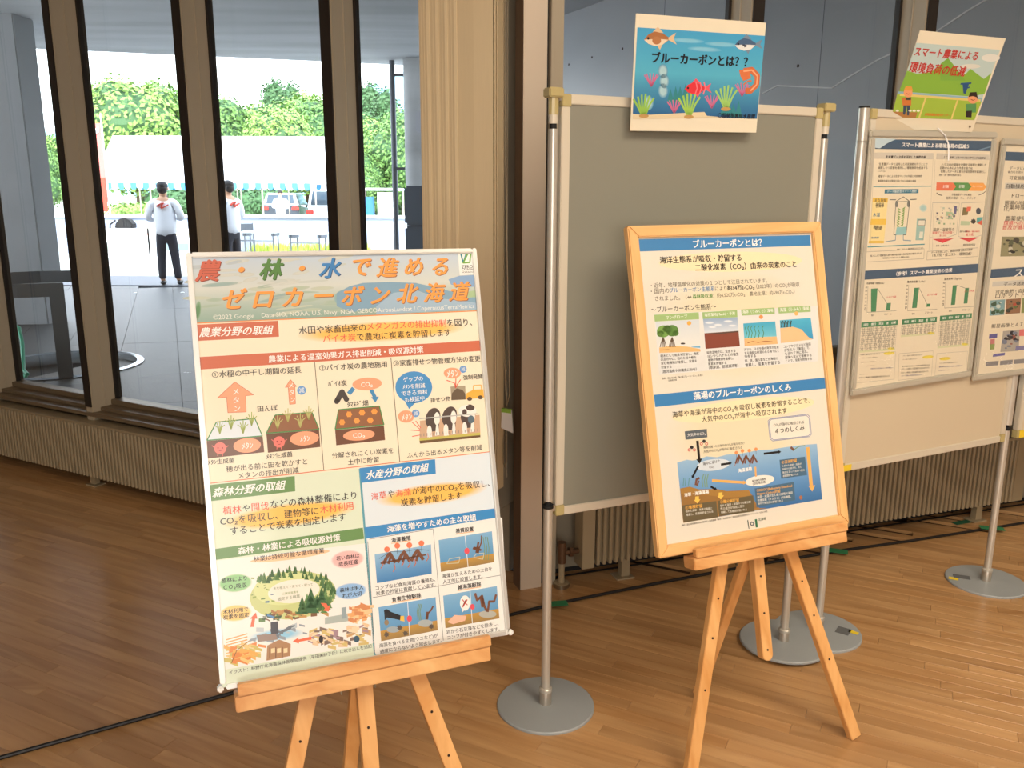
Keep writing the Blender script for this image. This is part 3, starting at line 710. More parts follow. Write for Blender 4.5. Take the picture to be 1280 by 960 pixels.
p.poly([(0, 400), (100, 345), (200, 320), (400, 312), (600, 318), (720, 345), (860, 380), (1060, 430), (1068, 470), (900, 462), (760, 430), (600, 372), (430, 395), (300, 505), (120, 545), (0, 500)], (128, 164, 188), 2.4)
p.poly([(300, 500), (430, 395), (600, 375), (760, 432), (1070, 470), (1074, 520), (300, 560)], (160, 186, 206), 2.5)
p.poly([(850, 290), (930, 262), (1050, 255), (1056, 345), (960, 350), (870, 330)], (134, 168, 206), 2.4)
p.poly([(960, 395), (1060, 370), (1062, 425), (990, 430)], (170, 196, 150), 2.6)
p.use(*A_)
p.ell((112, 540), 22, 75, (96, 142, 96), 2.4, edge=(150, 176, 150), tilt=-0.1)
p.ell((1230, 440), 90, 70, (120, 158, 170), 2.35, edge=(150, 180, 180))
p.use(0, 0, 1)
p.line([P(A_, 95, 634), P(B_, 1080, 530)], 1.1, (236, 140, 60), 3)
def big(t, o, x, y, sz, col):
    p.use(*o); p.ch(t, (x + 5, y + 5), sz, (150, 96, 60) if col == OR else tuple(int(v * .6) for v in col), 0.045, 0.32, 3.5)
    p.ch(t, (x, y), sz, col, 0.042, 0.32, 4.5)
sz = 166
for t, o, x, y, c in (('農', A_, 195, 232, (204, 98, 72)), ('・', A_, 437, 225, OR), ('林', A_, 667, 220, (84, 132, 62)), ('・', A_, 895, 212, OR), ('水', A_, 1115, 208, (56, 128, 190)), ('で', B_, 185, 195, OR), ('進', B_, 390, 200, OR), ('め', B_, 590, 192, OR), ('る', B_, 792, 190, OR)):
    big(t, o, x, y, sz, c)
for t, o, x, y in (('ゼ', A_, 380, 450), ('ロ', A_, 605, 445), ('カ', A_, 832, 432), ('ー', A_, 1060, 420), ('ボ', B_, 120, 420), ('ン', B_, 330, 412), ('北', B_, 540, 400), ('海', B_, 745, 393), ('道', B_, 938, 382)):
    big(t, o, x, y, sz, OR)
p.use(0, 0, 1)
p.text('©2022 Google　Data SIO, NOAA, U.S. Navy, NGA, GEBCOAirbusLandsat / CopernicusTerraMetrics', P(A_, 225, 588), P(B_, 1045, 492), (232, 232, 222), 0.0)
p.use(*B_)
p.poly([(920, 80), (1046, 74), (1054, 250), (935, 258)], (240, 240, 234), 4.6)
p.line([(944, 92), (962, 162)], 13, (40, 130, 150), 4.8); p.line([(962, 162), (984, 92)], 11, (60, 150, 160), 4.8)
p.line([(996, 92), (962, 162), (1012, 158), (1020, 90)], 12, (110, 170, 60), 4.9)
p.text('ZERO', (950, 192), (1034, 189), K_, 0.02); p.text('CARBON', (950, 214), (1036, 211), K_); p.text('HOKKAIDO', (952, 234), (1038, 231), K_)
# agriculture
p.use(*A_); p.poly([(98, 646), (715, 613), (723, 735), (108, 769)], BR, 1)
p.text('農業分野の取組', (118, 706), (682, 682), WH, 0.03, 0.3)
p.use(*B_); p.ell((340, 692), 640, 78, (250, 194, 96), 1, edge=(240, 226, 198), tilt=0.055, core=0.72)
p.use(0, 0, 1)
RD = (232, 104, 80)
p.text('水田や家畜由来の', P(A_, 872, 688), P(B_, 222, 660), K_, 0.008)
p.use(*B_); p.text('メタンガスの排出抑制', (230, 655), (830, 626), RD, 0.01); p.text('を図り、', (838, 625), (1030, 618), K_, 0.008)
p.text('バイオ炭', (-104, 750), (145, 738), RD, 0.01); p.text('で農地に炭素を貯留します', (152, 737), (868, 697), K_, 0.008)
p.use(0, 0, 1); p.poly([P(C_, 44, 134), P(D_, 1168, 25), P(D_, 1174, 98), P(C_, 52, 213)], BR, 1)
p.text('農業による温室効果ガス排出削減・吸収源対策', P(C_, 482, 147), P(D_, 768, 90), WH, 0.025)
p.line([P(C_, 772, 165), P(C_, 830, 850)], 0.8, (110, 90, 70)); p.line([P(D_, 543, 147), P(D_, 605, 880)], 0.8, (110, 90, 70))
p.use(*C_)
p.text('①水稲の中干し期間の延長', (130, 245), (688, 212), K_)
SA = (246, 166, 128)
def arrow_up(pts, ch_, size): 
    p.poly(pts, SA, 2); p.line(pts, 3, (206, 120, 90), 2.5, closed=True)
    for t, x, y in ch_: p.ch(t, (x, y), size, WH, 0.01)
arrow_up([(273, 290), (390, 372), (340, 378), (344, 480), (230, 485), (222, 387), (165, 392)], (('メ', 279, 352), ('タ', 283, 405), ('ン', 287, 458)), 42)
arrow_up([(620, 275), (658, 318), (648, 320), (652, 428), (615, 432), (606, 322), (588, 325)], (('メ', 624, 312), ('タ', 629, 356), ('ン', 633, 402)), 36)
def blue_dot(c, r): p.ell(c, r, r, (112, 160, 214), 3); p.ch('減', c, r * 1.25, WH, 0.0)
blue_dot((690, 343), 28)
p.text('田んぼ', (415, 462), (540, 452), K_)
GRN = (70, 140, 74)
p.poly([(158, 545), (398, 522), (445, 632), (100, 660)], (222, 230, 236), 2); p.line([(158, 545), (398, 522), (445, 632), (100, 660)], 6, GRN, 2.5, closed=True)
p.poly([(100, 664), (447, 636), (457, 735), (105, 775)], (112, 72, 50), 2)
p.poly([(525, 500), (755, 482), (800, 590), (470, 615)], (146, 98, 66), 2); p.line([(525, 500), (755, 482), (800, 590), (470, 615)], 6, GRN, 2.5, closed=True)
p.poly([(470, 619), (800, 594), (808, 702), (480, 738)], (112, 72, 50), 2)
for c, rx, ry in (((350, 692), 86, 46), ((708, 648), 91, 45)): p.ell(c, rx, ry, SA, 3, tilt=0.08)
p.text('ﾒﾀﾝ', (318, 697), (386, 690), WH, 0.01); p.text('ﾒﾀﾝ', (680, 652), (742, 645), WH, 0.01)
def germ(c, r):
    for g in (-1, 1):
        p.line([(c[0] + g * r * .8, c[1]), (c[0] + g * r * 1.35, c[1] - r * .45)], 5, (230, 120, 110)); p.line([(c[0] + g * r * .35, c[1] + r * .8), (c[0] + g * r * .4, c[1] + r * 1.3)], 5, (230, 120, 110))
    p.ell(c, r, r, (236, 124, 112), 3.2)
    for g in (-1, 1): p.ell((c[0] + g * r * .35, c[1] - r * .05), r * .12, r * .16, (150, 50, 50), 4)
    p.line([(c[0] - r * .25, c[1] + r * .35), (c[0], c[1] + r * .45), (c[0] + r * .25, c[1] + r * .35)], 3, (150, 50, 50), 4)
germ((182, 710), 38); germ((550, 670), 36)
for i, (x, y, l) in enumerate(((180, 620, 85), (250, 590, 90), (325, 618, 88), (378, 568, 90), (540, 590, 92), (605, 545, 90), (682, 580, 95), (735, 530, 88))):
    for dx in (-.34, -.18, 0, .15, .3): p.line([(x, y), (x + dx * l * .5, y - l * .5), (x + dx * l * 1.2, y - l * (0.98 - abs(dx)))], 5, (168, 184, 100) if i < 4 else (190, 188, 116), 4)
p.text('ﾒﾀﾝ生成菌', (106, 800), (270, 785), K_); p.text('ﾒﾀﾝ生成菌', (470, 764), (632, 747), K_)
p.text('穂が出る前に田を乾かすと', (220, 843), (725, 793), K_, 0.005); p.text('メタンの排出が削減', (295, 885), (672, 848), K_, 0.005)
p.use(*D_)
p.text('②バイオ炭の農地施用', (48, 222), (515, 193), K_); p.text('③家畜排せつ物管理方法の変更', (560, 188), (1165, 152), K_)
p.text('ﾊﾞｲｵ炭', (108, 332), (238, 325), K_)
p.line([(285, 362), (250, 402)], 30, (70, 140, 190), 3); p.line([(405, 372), (432, 425)], 26, (70, 140, 190), 3); p.poly([(405, 425), (460, 420), (436, 462)], (70, 140, 190), 3)
p.ell((378, 332), 102, 44, SA, 3.4, tilt=0.06); p.text('CO₂', (335, 337), (415, 331), WH, 0.02)
p.line([(168, 455), (205, 388)], 38, (74, 66, 62), 3); p.line([(205, 388), (235, 440)], 34, (74, 66, 62), 3.1)
for c in ((168, 455), (205, 388), (235, 440)): p.ell(c, 18, 18, (74, 66, 62), 3)
p.text('ﾀﾏﾈｷﾞ畑', (240, 478), (385, 464), K_)
q4 = [(180, 513), (463, 487), (495, 618), (157, 650)]; p.poly(q4, (146, 98, 66), 2); p.line(q4, 7, GRN, 2.5, closed=True)
for c in ((253, 545), (343, 533), (428, 526), (205, 601), (307, 590), (400, 587)): p.star(c, 23, (244, 158, 74), 3, 6, .8)
p.poly([(157, 655), (495, 624), (503, 725), (165, 762)], (112, 72, 50), 2); p.ell((322, 690), 110, 38, SA, 3, tilt=0.08); p.text('CO₂', (280, 694), (362, 687), WH, 0.02)
p.text('分解されにくい炭素を', (135, 835), (560, 797), K_, 0.005); p.text('土中に貯留', (245, 880), (460, 860), K_, 0.005)
BL = (74, 146, 204)
p.ell((702, 355), 128, 112, BL, 2); p.poly([(640, 455), (720, 455), (670, 508)], BL, 2)
for t, a, b in (('ゲップの', (628, 302), (765, 292)), ('ﾒﾀﾝを削減', (625, 352), (780, 342)), ('できる資材', (615, 400), (795, 385)), ('も検証中', (640, 445), (775, 430))): p.text(t, a, b, WH, 0.015)
for pts in (((993, 360), (985, 325), (930, 305)), ((993, 360), (995, 290)), ((993, 360), (1010, 325), (1028, 300))): p.line(pts, 6, (226, 92, 70), 3)
p.poly([(957, 350), (1060, 343), (1063, 440), (963, 445)], (168, 156, 132), 2); p.poly([(963, 445), (968, 395), (1000, 362), (1040, 372), (1060, 400), (1063, 440)], (104, 88, 70), 3)
p.ell((970, 255), 60, 38, SA, 3); p.text('ﾒﾀﾝ', (932, 262), (1012, 252), WH, 0.01); blue_dot((1045, 228), 25)
p.text('強制発酵', (1045, 287), (1180, 277), K_)
YE = (240, 178, 72)
p.poly([(1070, 395), (1115, 372), (1185, 368), (1192, 425), (1062, 440)], YE, 3); p.line([(1116, 375), (1116, 342), (1170, 338), (1173, 370)], 6, YE, 3)
for c in ((1090, 436), (1165, 425)): p.ell(c, 17, 14, (96, 78, 60), 4)
p.text('排せつ物', (818, 447), (955, 432), K_)
p.ell((648, 560), 56, 43, SA, 3); p.text('ﾒﾀﾝ', (618, 568), (688, 560), WH, 0.01); blue_dot((715, 538), 27)
for pts in (((745, 650), (690, 600)), ((745, 660), (680, 655)), ((745, 690), (690, 700)), ((750, 640), (715, 590))): p.line(pts, 5, (226, 92, 70), 3)
p.poly([(740, 712), (1165, 672), (1165, 690), (742, 730)], (196, 186, 96), 2); p.poly([(742, 730), (1165, 690), (1166, 705), (745, 750)], (112, 86, 56), 2)
p.poly([(745, 590), (1160, 548), (1165, 672), (742, 712)], (206, 170, 140), 2)
for i, (x, y) in enumerate(((835, 570), (950, 560), (1080, 545))):
    p.ell((x, y), 50, 72, (86, 72, 66), 3, tilt=-0.3); p.poly([(x - 35, y + 30), (x + 45, y + 20), (x + 40, y + 90), (x - 40, y + 100)], (84, 70, 64), 3.1)
    p.ell((x + 28, y + 5), 20, 46, (240, 236, 228), 3.4); p.ell((x - 25, y + 95), 17, 42, (240, 236, 228), 3.4); p.poly([(x - 40, y + 135), (x - 30, y + 65), (x - 18, y + 65), (x - 5, y + 133)], (240, 236, 228), 3.5); p.poly([(x + 15, y + 125), (x + 22, y + 50), (x + 38, y + 50), (x + 45, y + 120)], (240, 236, 228), 3.5)
p.ell((1075, 520), 62, 42, (240, 236, 228), 3.45); p.ell((1095, 498), 30, 20, (84, 70, 64), 3.5); p.ell((1055, 530), 16, 22, (84, 70, 64), 3.5); p.ell((1100, 580), 22, 28, (90, 110, 122), 3.6)
p.line([(740, 575), (1145, 540)], 8, (190, 190, 186), 4)
for x in range(750, 1160, 22): p.line([(x, 700 - (x - 750) * .09), (x, 680 - (x - 750) * .09)], 5, (150, 140, 130), 4)
p.text('ふんから出るメタン等を削減', (655, 835), (1175, 775), K_, 0.005)
# forestry block
p.use(0, 0, 1)
gTL, gTR, gBR, gBL = P(E_, 50, 152), P(E_, 1176, 37), (470, 825), (279, 860)
p.poly([gTL, gTR, gBR, gBL], (220, 230, 206), 1); p.poly([gTR, (612.5, 565.5), (634, 789), (470, 825)], (222, 232, 238), 1)
p.line([P(C_, 115, 932), P(D_, 1242, 806)], 0.9, (226, 120, 80), 3)
p.line([P(E_, 1182, 38), (468, 822)], 2.6, (92, 160, 176), 2)
p.use(*E_)
GT = (106, 146, 84)
p.poly([(50, 162), (690, 94), (694, 210), (60, 284)], GT, 2); p.text('森林分野の取組', (68, 222), (625, 160), WH, 0.035, 0.3)
p.ell((650, 392), 520, 92, (250, 196, 92), 2, edge=(220, 230, 206), tilt=0.13, core=0.72)
for t, a, b, c in (('植林', (150, 358), (288, 345), RD), ('や', (298, 340), (352, 335), K_), ('間伐', (365, 332), (495, 320), RD), ('などの森林整備により', (508, 313), (1155, 240), K_), ('CO₂を吸収し、建物等に', (128, 440), (868, 358), K_), ('木材利用', (880, 352), (1132, 320), RD), ('することで炭素を固定します', (205, 515), (1075, 405), K_)):
    p.text(t, a, b, c, 0.012)
p.poly([(88, 650), (1205, 490), (1215, 575), (95, 732)], GT, 2); p.text('森林・林業による吸収源対策', (262, 667), (1035, 562), WH, 0.03)
p.use(*F_)
p.poly([(35, 112), (1022, 0), (1075, 668), (95, 838)], (240, 238, 232), 2)
p.ell((520, 85), 265, 22, (250, 204, 160), 2.5, tilt=0.13); p.text('林業は持続可能な循環産業', (280, 105), (745, 45), K_, 0.01)
for c, rx, ry, co, lines in (((900, 107), 112, 62, (246, 190, 186), (('若い森林は', (825, 102), (978, 82)), ('成長旺盛', (840, 140), (968, 122)))),
        ((160, 262), 114, 62, (150, 204, 140), (('植林により', (68, 247), (235, 228)), ('ＣＯ₂吸収', (82, 292), (235, 274)))),
        ((162, 462), 108, 56, (248, 208, 124), (('木材利用で', (78, 457), (245, 434)), ('炭素を固定', (80, 492), (250, 472)))),
        ((920, 320), 110, 56, (150, 190, 232), (('森林は手入', (848, 314), (1005, 294)), ('れが大切', (866, 352), (993, 334))))):
    p.ell(c, rx, ry, co, 2.6, edge=(240, 238, 232), tilt=0.1, core=0.85)
    for t, a, b in lines: p.text(t, a, b, (40, 36, 40), 0.02)
p.ell((540, 345), 286, 160, (200, 208, 140), 2.7, tilt=0.1); p.ell((480, 300), 200, 110, (214, 222, 156), 2.75, tilt=0.1); p.ell((545, 318), 172, 78, (240, 236, 222), 2.8, tilt=0.12)
p.text('木を植えて・育てて・使って', (410, 300), (670, 272), (150, 160, 130)); p.text('二酸化炭素を', (470, 335), (575, 322), (150, 170, 110)); p.text('固定する林業', (440, 372), (585, 350), (140, 150, 120))
rg = random.Random(5)
tr_ = []
for k in range(95):
    a = R(rg.uniform(-55, 150)); rr_ = rg.uniform(.72, 1.0)
    tr_.append((540 + 275 * rr_ * math.cos(a), 340 - 150 * rr_ * math.sin(a) - 12, rg.uniform(34, 58)))
for k in range(16): tr_.append((rg.uniform(580, 790), rg.uniform(400, 460), rg.uniform(70, 110)))
tr_.sort(key=lambda t: t[1])
for i, (x, y, h) in enumerate(tr_): p.tri_tree((x, y + 10), h, rg.choice([(70, 110, 60), (96, 136, 72), (84, 124, 80), (110, 150, 90)]), 3 + i * 0.012)
for x, y, h in ((658, 465, 170), (600, 470, 120), (728, 400, 110), (700, 430, 90)): p.tri_tree((x, y), h, (62, 106, 62), 4.3)
def scatter(x0, x1, y0, y1, n, cols, s0, s1, layer=3.2):
    for k in range(n):
        x, y = rg.uniform(x0, x1), rg.uniform(y0, y1); y -= (x - (x0 + x1) / 2) * 0.11; a = rg.uniform(s0, s1); b = a * rg.uniform(.25, .6)
        c = rg.choice(cols); t = rg.uniform(-.5, .5)
        p.poly([(x - a * math.cos(t), y + a * math.sin(t) - b), (x + a * math.cos(t), y - a * math.sin(t) - b), (x + a * math.cos(t), y - a * math.sin(t) + b), (x - a * math.cos(t), y + a * math.sin(t) + b)], c, layer + 0.006 * k)
scatter(330, 760, 445, 500, 46, [(130, 90, 60), (96, 130, 70), (170, 120, 70), (70, 90, 60), (90, 140, 190), (196, 150, 90)], 10, 26)
scatter(270, 420, 200, 400, 16, [(150, 170, 90), (110, 140, 80), (90, 120, 150)], 6, 14)
p.ell((430, 610), 190, 44, (150, 204, 232), 2.65, edge=(240, 238, 232), tilt=0.1)
scatter(250, 620, 560, 640, 22, [(150, 160, 170), (110, 120, 130), (190, 200, 206)], 12, 28, 3.0)
p.poly([(392, 525), (440, 518), (445, 600), (395, 605)], (64, 64, 74), 3.6)
for i in range(9): p.line([(100, 640 + i * 18), (240, 600 + i * 20)], 7, rg.choice([(236, 190, 120), (200, 206, 150), (240, 170, 90)]), 2.9)
scatter(110, 340, 680, 790, 50, [(240, 176, 90), (226, 140, 70), (244, 200, 130), (206, 190, 110)], 14, 34, 2.9)
p.line([(135, 795), (170, 710), (255, 645)], 5, (150, 110, 60), 4.2)
p.poly([(300, 610), (425, 600), (440, 640), (310, 655)], (150, 130, 120), 3.6)
p.poly([(365, 780), (370, 680), (450, 640), (525, 670), (522, 750)], (176, 134, 96), 3.7)
for x in (395, 435, 478): p.poly([(x, 700), (x + 26, 696), (x + 26, 726), (x, 730)], (236, 214, 170), 4); p.line([(x - 8, 765), (x - 8, 690)], 5, (120, 84, 60), 4.1)
scatter(650, 1050, 560, 690, 70, [(230, 200, 160), (200, 160, 110), (170, 140, 150), (214, 190, 120), (130, 110, 100), (240, 214, 180)], 12, 34, 3.0)
scatter(900, 1050, 420, 520, 40, [(236, 170, 110), (214, 140, 90), (244, 200, 150)], 16, 36, 3.0)
p.ell((725, 640), 14, 26, (40, 34, 40), 4.2); p.ell((960, 640), 20, 22, (60, 90, 110), 4.2); p.poly([(750, 495), (900, 470), (905, 520), (750, 540)], (176, 186, 180), 3.7); p.poly([(860, 430), (890, 425), (895, 500), (862, 505)], (150, 166, 170), 3.8)
AR = (240, 112, 76)
p.poly([(295, 458), (306, 500), (290, 500), (282, 555), (258, 555), (270, 500), (258, 500)], AR, 4.4); p.poly([(722, 398), (760, 400), (770, 420), (784, 412), (776, 455), (738, 448), (752, 434)], AR, 4.4); p.poly([(538, 652), (575, 628), (576, 640), (660, 622), (662, 642), (578, 656), (580, 668)], AR, 4.4)
p.text('イラスト：林野庁北海道森林管理局提供（平田美紗子氏）に吹き出しを追記', (120, 858), (1060, 686), K_, 0.0)
# fisheries block
p.use(*G_)
BT = (62, 140, 200)
p.poly([(24, 105), (658, 30), (665, 152), (38, 230)], BT, 2.5); p.text('水産分野の取組', (72, 168), (608, 98), WH, 0.035, 0.3)
p.ell((630, 325), 480, 92, (250, 194, 96), 2, edge=(222, 232, 238), tilt=0.13, core=0.7)
for t, a, b, c in (('海草', (122, 347), (248, 330), RD), ('や', (260, 328), (318, 322), K_), ('海藻', (328, 320), (455, 305), RD), ('が海中のCO₂を吸収し、', (464, 302), (1120, 232), K_), ('炭素を貯留します', (370, 400), (882, 335), K_)): p.text(t, a, b, c, 0.012)
p.poly([(66, 607), (1167, 447), (1172, 540), (76, 702)], BT, 2.2); p.text('海藻を増やすための主な取組', (255, 622), (1003, 522), WH, 0.03)
p.use(*H_)
p.poly([(50, 92), (65, 78), (980, -70), (998, -60), (1040, 768), (1000, 775), (120, 905), (100, 890)], (238, 236, 230), 2.3)
for L in ([(510, 15), (582, 805)], [(85, 498), (985, 343)], [(50, 100), (100, 890)], [(60, 84), (510, 12)]): p.line(L, 3, (70, 76, 80), 3)
for t, a, b in (('海藻養殖', (215, 92), (352, 75)), ('基質設置', (668, 28), (795, 12)), ('食害生物駆除', (218, 515), (425, 482)), ('雑海藻駆除', (683, 430), (848, 405))):
    p.text(t, a, b, K_, 0.03); p.line([(a[0], a[1] + 22), (b[0], b[1] + 20)], 6, (244, 190, 140), 2.9)
SB0, SB1 = (110, 168, 214), (70, 130, 186)
p.grad((98, 192), (495, 122), (500, 330), (115, 396), (150, 190, 220), SB1, 3)
def kelp(pts, w, c=(122, 78, 56), layer=4): p.line(pts, w, c, layer)
p.line([(130, 222), (210, 172), (300, 175), (400, 155), (480, 165)], 3, (60, 70, 80), 3.4)
for c in ((185, 157), (257, 131), (342, 127), (427, 114)): p.line([c, (c[0] + 2, c[1] + 60)], 3, (60, 70, 80), 3.4); p.ell(c, 20, 20, (244, 126, 88), 4)
for x in (205, 305, 400):
    y = 190 - (x - 205) * .1
    kelp([(x - 45, y + 70), (x - 20, y + 20), (x, y - 5), (x + 22, y + 30), (x + 40, y + 62)], 24); kelp([(x - 10, y + 70), (x + 5, y + 20)], 18)
for x, y in ((150, 255), (235, 280), (340, 250), (380, 245), (470, 205), (295, 240)): kelp([(x, y - 20), (x + 8, y + 10), (x - 8, y + 36)], 7, (196, 116, 90))
kelp([(140, 255), (460, 195)], 12)
def sea(q, y_split, c0=(130, 178, 214), c1=(96, 152, 196)):
    tl, tr, br, bl = q; f = y_split
    ml = (tl[0] + (bl[0] - tl[0]) * f, tl[1] + (bl[1] - tl[1]) * f); mr = (tr[0] + (br[0] - tr[0]) * f, tr[1] + (br[1] - tr[1]) * f)
    p.grad(tl, tr, mr, ml, c0, c1, 3); p.grad(ml, mr, br, bl, (196, 150, 70), (156, 126, 76), 3)
sea([(548, 92), (925, 30), (942, 250), (565, 318)], 0.72); sea([(125, 567), (527, 497), (543, 732), (145, 807)], 0.7, (120, 172, 214)); sea([(580, 487), (960, 420), (978, 650), (597, 718)], 0.7)
for a, b, c, r in (((735, 62), (757, 290), (748, 170), 18), ((330, 530), (345, 768), (343, 648), 18), ((770, 455), (787, 690), (787, 567), 16)): p.line([a, b], 5, (226, 232, 236), 3.6); p.ell(c, r, r * 1.25, (226, 84, 96), 4)
kelp([(790, 150), (820, 160), (830, 105)], 16); kelp([(825, 185), (835, 150), (850, 110), (852, 60)], 11); kelp([(820, 185), (828, 140)], 28); kelp([(800, 145), (850, 165)], 14)
for x in (870, 885, 900): kelp([(x, 235), (x + 4, 150), (x - 8, 70)], 6, (120, 150, 110), 3.9)
for q in ([(605, 260), (625, 225), (700, 212), (690, 255)], [(795, 215), (815, 190), (870, 185), (860, 230)]): p.line(q, 5, (196, 196, 170), 3.9, closed=True)
p.poly([(165, 600), (185, 580), (215, 600), (280, 625), (285, 660), (215, 645), (185, 640), (170, 660)], (30, 32, 38), 4); p.ell((180, 595), 16, 14, (24, 24, 28), 4.1); p.poly([(280, 630), (305, 628), (308, 668), (278, 662)], (236, 190, 80), 4.1); p.ell((182, 675), 16, 20, (150, 130, 100), 4)
for c in ((182, 760), (315, 752), (275, 712), (497, 705)): p.star(c, 22, (96, 84, 74), 4, 9, .6)
p.ell((455, 682), 52, 26, (168, 176, 176), 3.8); p.ell((228, 725), 46, 22, (160, 172, 178), 3.8)
kelp([(462, 655), (475, 610), (495, 590), (510, 560)], 12); kelp([(465, 655), (472, 600)], 20)
for x in (405, 415, 425): kelp([(x, 660), (x - 8, 600), (x + 4, 545)], 6, (120, 150, 120), 3.9)
p.ell((735, 540), 36, 54, (240, 238, 232), 4); p.poly([(715, 590), (735, 585), (716, 606)], (240, 238, 232), 4); p.line([(718, 570), (750, 515)], 8, (196, 70, 60), 4.3); p.line([(715, 515), (752, 555)], 6, (196, 70, 60), 4.3); kelp([(722, 560), (742, 520)], 12, (110, 50, 50), 4.2)
p.poly([(610, 675), (660, 625), (745, 630), (735, 665), (650, 690)], (240, 186, 160), 4)
kelp([(805, 470), (820, 520), (855, 490), (870, 560), (890, 600)], 18); kelp([(850, 500), (862, 570)], 26); kelp([(955, 480), (940, 530), (905, 530), (895, 605)], 17); p.ell((895, 620), 62, 26, (176, 176, 166), 3.9)
for t, a, b in (('コンブなど食用海藻の養殖も、', (105, 432), (525, 370)), ('炭素の貯留に貢献しています。', (108, 470), (530, 408)), ('海藻が生えるための土台を', (573, 350), (925, 295)), ('人工的に設置します。', (578, 390), (858, 350)), ('海藻を食べる生物(ウニなど)が', (130, 840), (542, 768)), ('過度にならないよう除去します。', (135, 882), (570, 804)), ('岩から石灰藻などを除去し、', (603, 747), (970, 686)), ('コンブが付きやすくします。', (610, 787), (980, 724))):
    p.text(t, a, b, K_, 0.008)
p.build(pp, M_ink_gloss)

# ================================================= poster 2: blue carbon
w2, h2 = 0.614, 0.853
pb = thing('framed_poster', 'wood-framed blue carbon poster with blue title bars on the easel before the grey board', 'poster', MP2 @ Matrix.Translation((0, 0, -h2 / 2)))
MB(MP2).box(-w2 / 2 + .02, w2 / 2 - .02, 0.004, 0.012, -h2 / 2 + .02, h2 / 2 - .02).build('backing', M_white, pb)
fb = 0.030
for z0, z1 in ((h2 / 2 - fb, h2 / 2), (-h2 / 2, -h2 / 2 + fb)):
    s = 1 if z0 > 0 else -1
    MB(MP2).prism([(-w2 / 2, s * h2 / 2), (w2 / 2, s * h2 / 2), (w2 / 2 - fb, s * (h2 / 2 - fb)), (-w2 / 2 + fb, s * (h2 / 2 - fb))], -0.008, 0.018).build('frame_rail', M_frameH, pb, bevel=0.003)
for s in (-1, 1):
    MB(MP2).prism([(s * w2 / 2, h2 / 2), (s * (w2 / 2 - fb), h2 / 2 - fb), (s * (w2 / 2 - fb), -h2 / 2 + fb), (s * w2 / 2, -h2 / 2)], -0.008, 0.018).build('frame_rail', M_frameV, pb, bevel=0.003)
p = Print(MP2, [(783, 283), (1024, 277), (1060, 655), (822, 698)], w2, h2, 0.003)
CR = (226, 219, 203)
sheet_rect(p, CR, 0.024)
I_ = (790, 290, 5.565); J_ = (805, 370, 5.565); Q_ = (815, 470, 5.565); L_ = (835, 550, 6.095)
BB = (62, 130, 186)
p.use(*J_); p.ell((640, 210), 560, 430, (228, 216, 184), 0.6, edge=CR)
p.use(*Q_); p.ell((600, 420), 520, 330, (228, 216, 184), 0.6, edge=CR)
p.use(*I_)
p.poly([(48, 50), (1243, 18), (1250, 92), (55, 134)], BB, 2); p.text('ブルーカーボンとは？', (428, 83), (908, 70), WH, 0.035)
p.ell((690, 205), 500, 70, (244, 226, 184), 1.2, tilt=0.02)
G_1 = (120, 112, 96)
for t, a, b, c, bo in (('海洋生態系が吸収・貯留する', (197, 195), (765, 176), K_, 0.03), ('二酸化炭素（CO₂）由来の炭素のこと', (442, 248), (1148, 220), K_, 0.03),
    ('・近年、地球温暖化の対策の１つとして注目されています。', (135, 372), (945, 335), G_1, 0), ('・国内の', (135, 412), (262, 405), G_1, 0), ('ブルーカーボン生態系', (265, 405), (578, 393), (90, 140, 190), 0.01), ('により', (582, 393), (662, 390), G_1, 0), ('約34万t-CO₂', (667, 388), (855, 379), K_, 0.02), ('（2023年）のCO₂が吸収', (868, 378), (1170, 362), G_1, 0),
    ('されました。', (165, 462), (338, 456), G_1, 0), ('（⇔', (378, 452), (420, 450), G_1, 0), ('森林吸収源', (425, 449), (565, 441), (110, 160, 90), 0.02), ('：約4,520万t-CO₂　農地土壌：約690万t-CO₂）', (570, 441), (1135, 413), G_1, 0), ('〜ブルーカーボン生態系〜', (135, 541), (590, 516), K_, 0.005)):
    p.text(t, a, b, c, bo)
p.use(*J_)
p.poly([(75, 125), (1212, 68), (1218, 452), (110, 548)], (222, 222, 218), 1.4)
for q, t, a, b in (([(75, 130), (385, 112), (388, 160), (80, 177)], 'マングローブ', (155, 150), (305, 140)), ([(410, 112), (652, 96), (655, 145), (413, 158)], '塩性湿地(Marsh)・干潟', (425, 131), (636, 118)), ([(680, 92), (912, 79), (915, 122), (685, 135)], '海草（うみくさ）藻場', (690, 110), (902, 98)), ([(938, 78), (1162, 65), (1165, 108), (942, 120)], '海藻（うみも）藻場', (950, 96), (1152, 84))):
    p.poly(q, (160, 190, 124), 2); p.text(t, a, b, WH, 0.015)
p.grad((85, 180), (388, 163), (396, 350), (108, 370), (206, 214, 220), (228, 226, 218), 2)
p.poly([(110, 358), (200, 345), (300, 350), (395, 368), (398, 385), (112, 395)], (232, 186, 124), 2.5); p.poly([(330, 352), (395, 346), (396, 360), (350, 358)], (120, 180, 214), 2.7); p.ell((318, 188), 15, 15, (240, 176, 76), 3)
for x in (138, 200):
    for dx in (-22, -10, 0, 10, 22): p.line([(x, 285), (x + dx * .6, 320), (x + dx, 355)], 5, (104, 84, 64), 3)
for c, rx, ry in (((140, 245), 46, 42), ((200, 240), 44, 40), ((168, 228), 34, 26), ((120, 262), 26, 22), ((222, 258), 24, 20)): p.ell(c, rx, ry, rg.choice([(104, 150, 70), (120, 164, 80), (96, 140, 66)]), 3.4)
p.line([(120, 375), (180, 372)], 4, (150, 100, 60)); p.ell((275, 330), 16, 6, (70, 60, 56), 3)
p.grad((415, 158), (655, 146), (662, 242), (425, 258), (150, 172, 200), (214, 220, 226), 2)
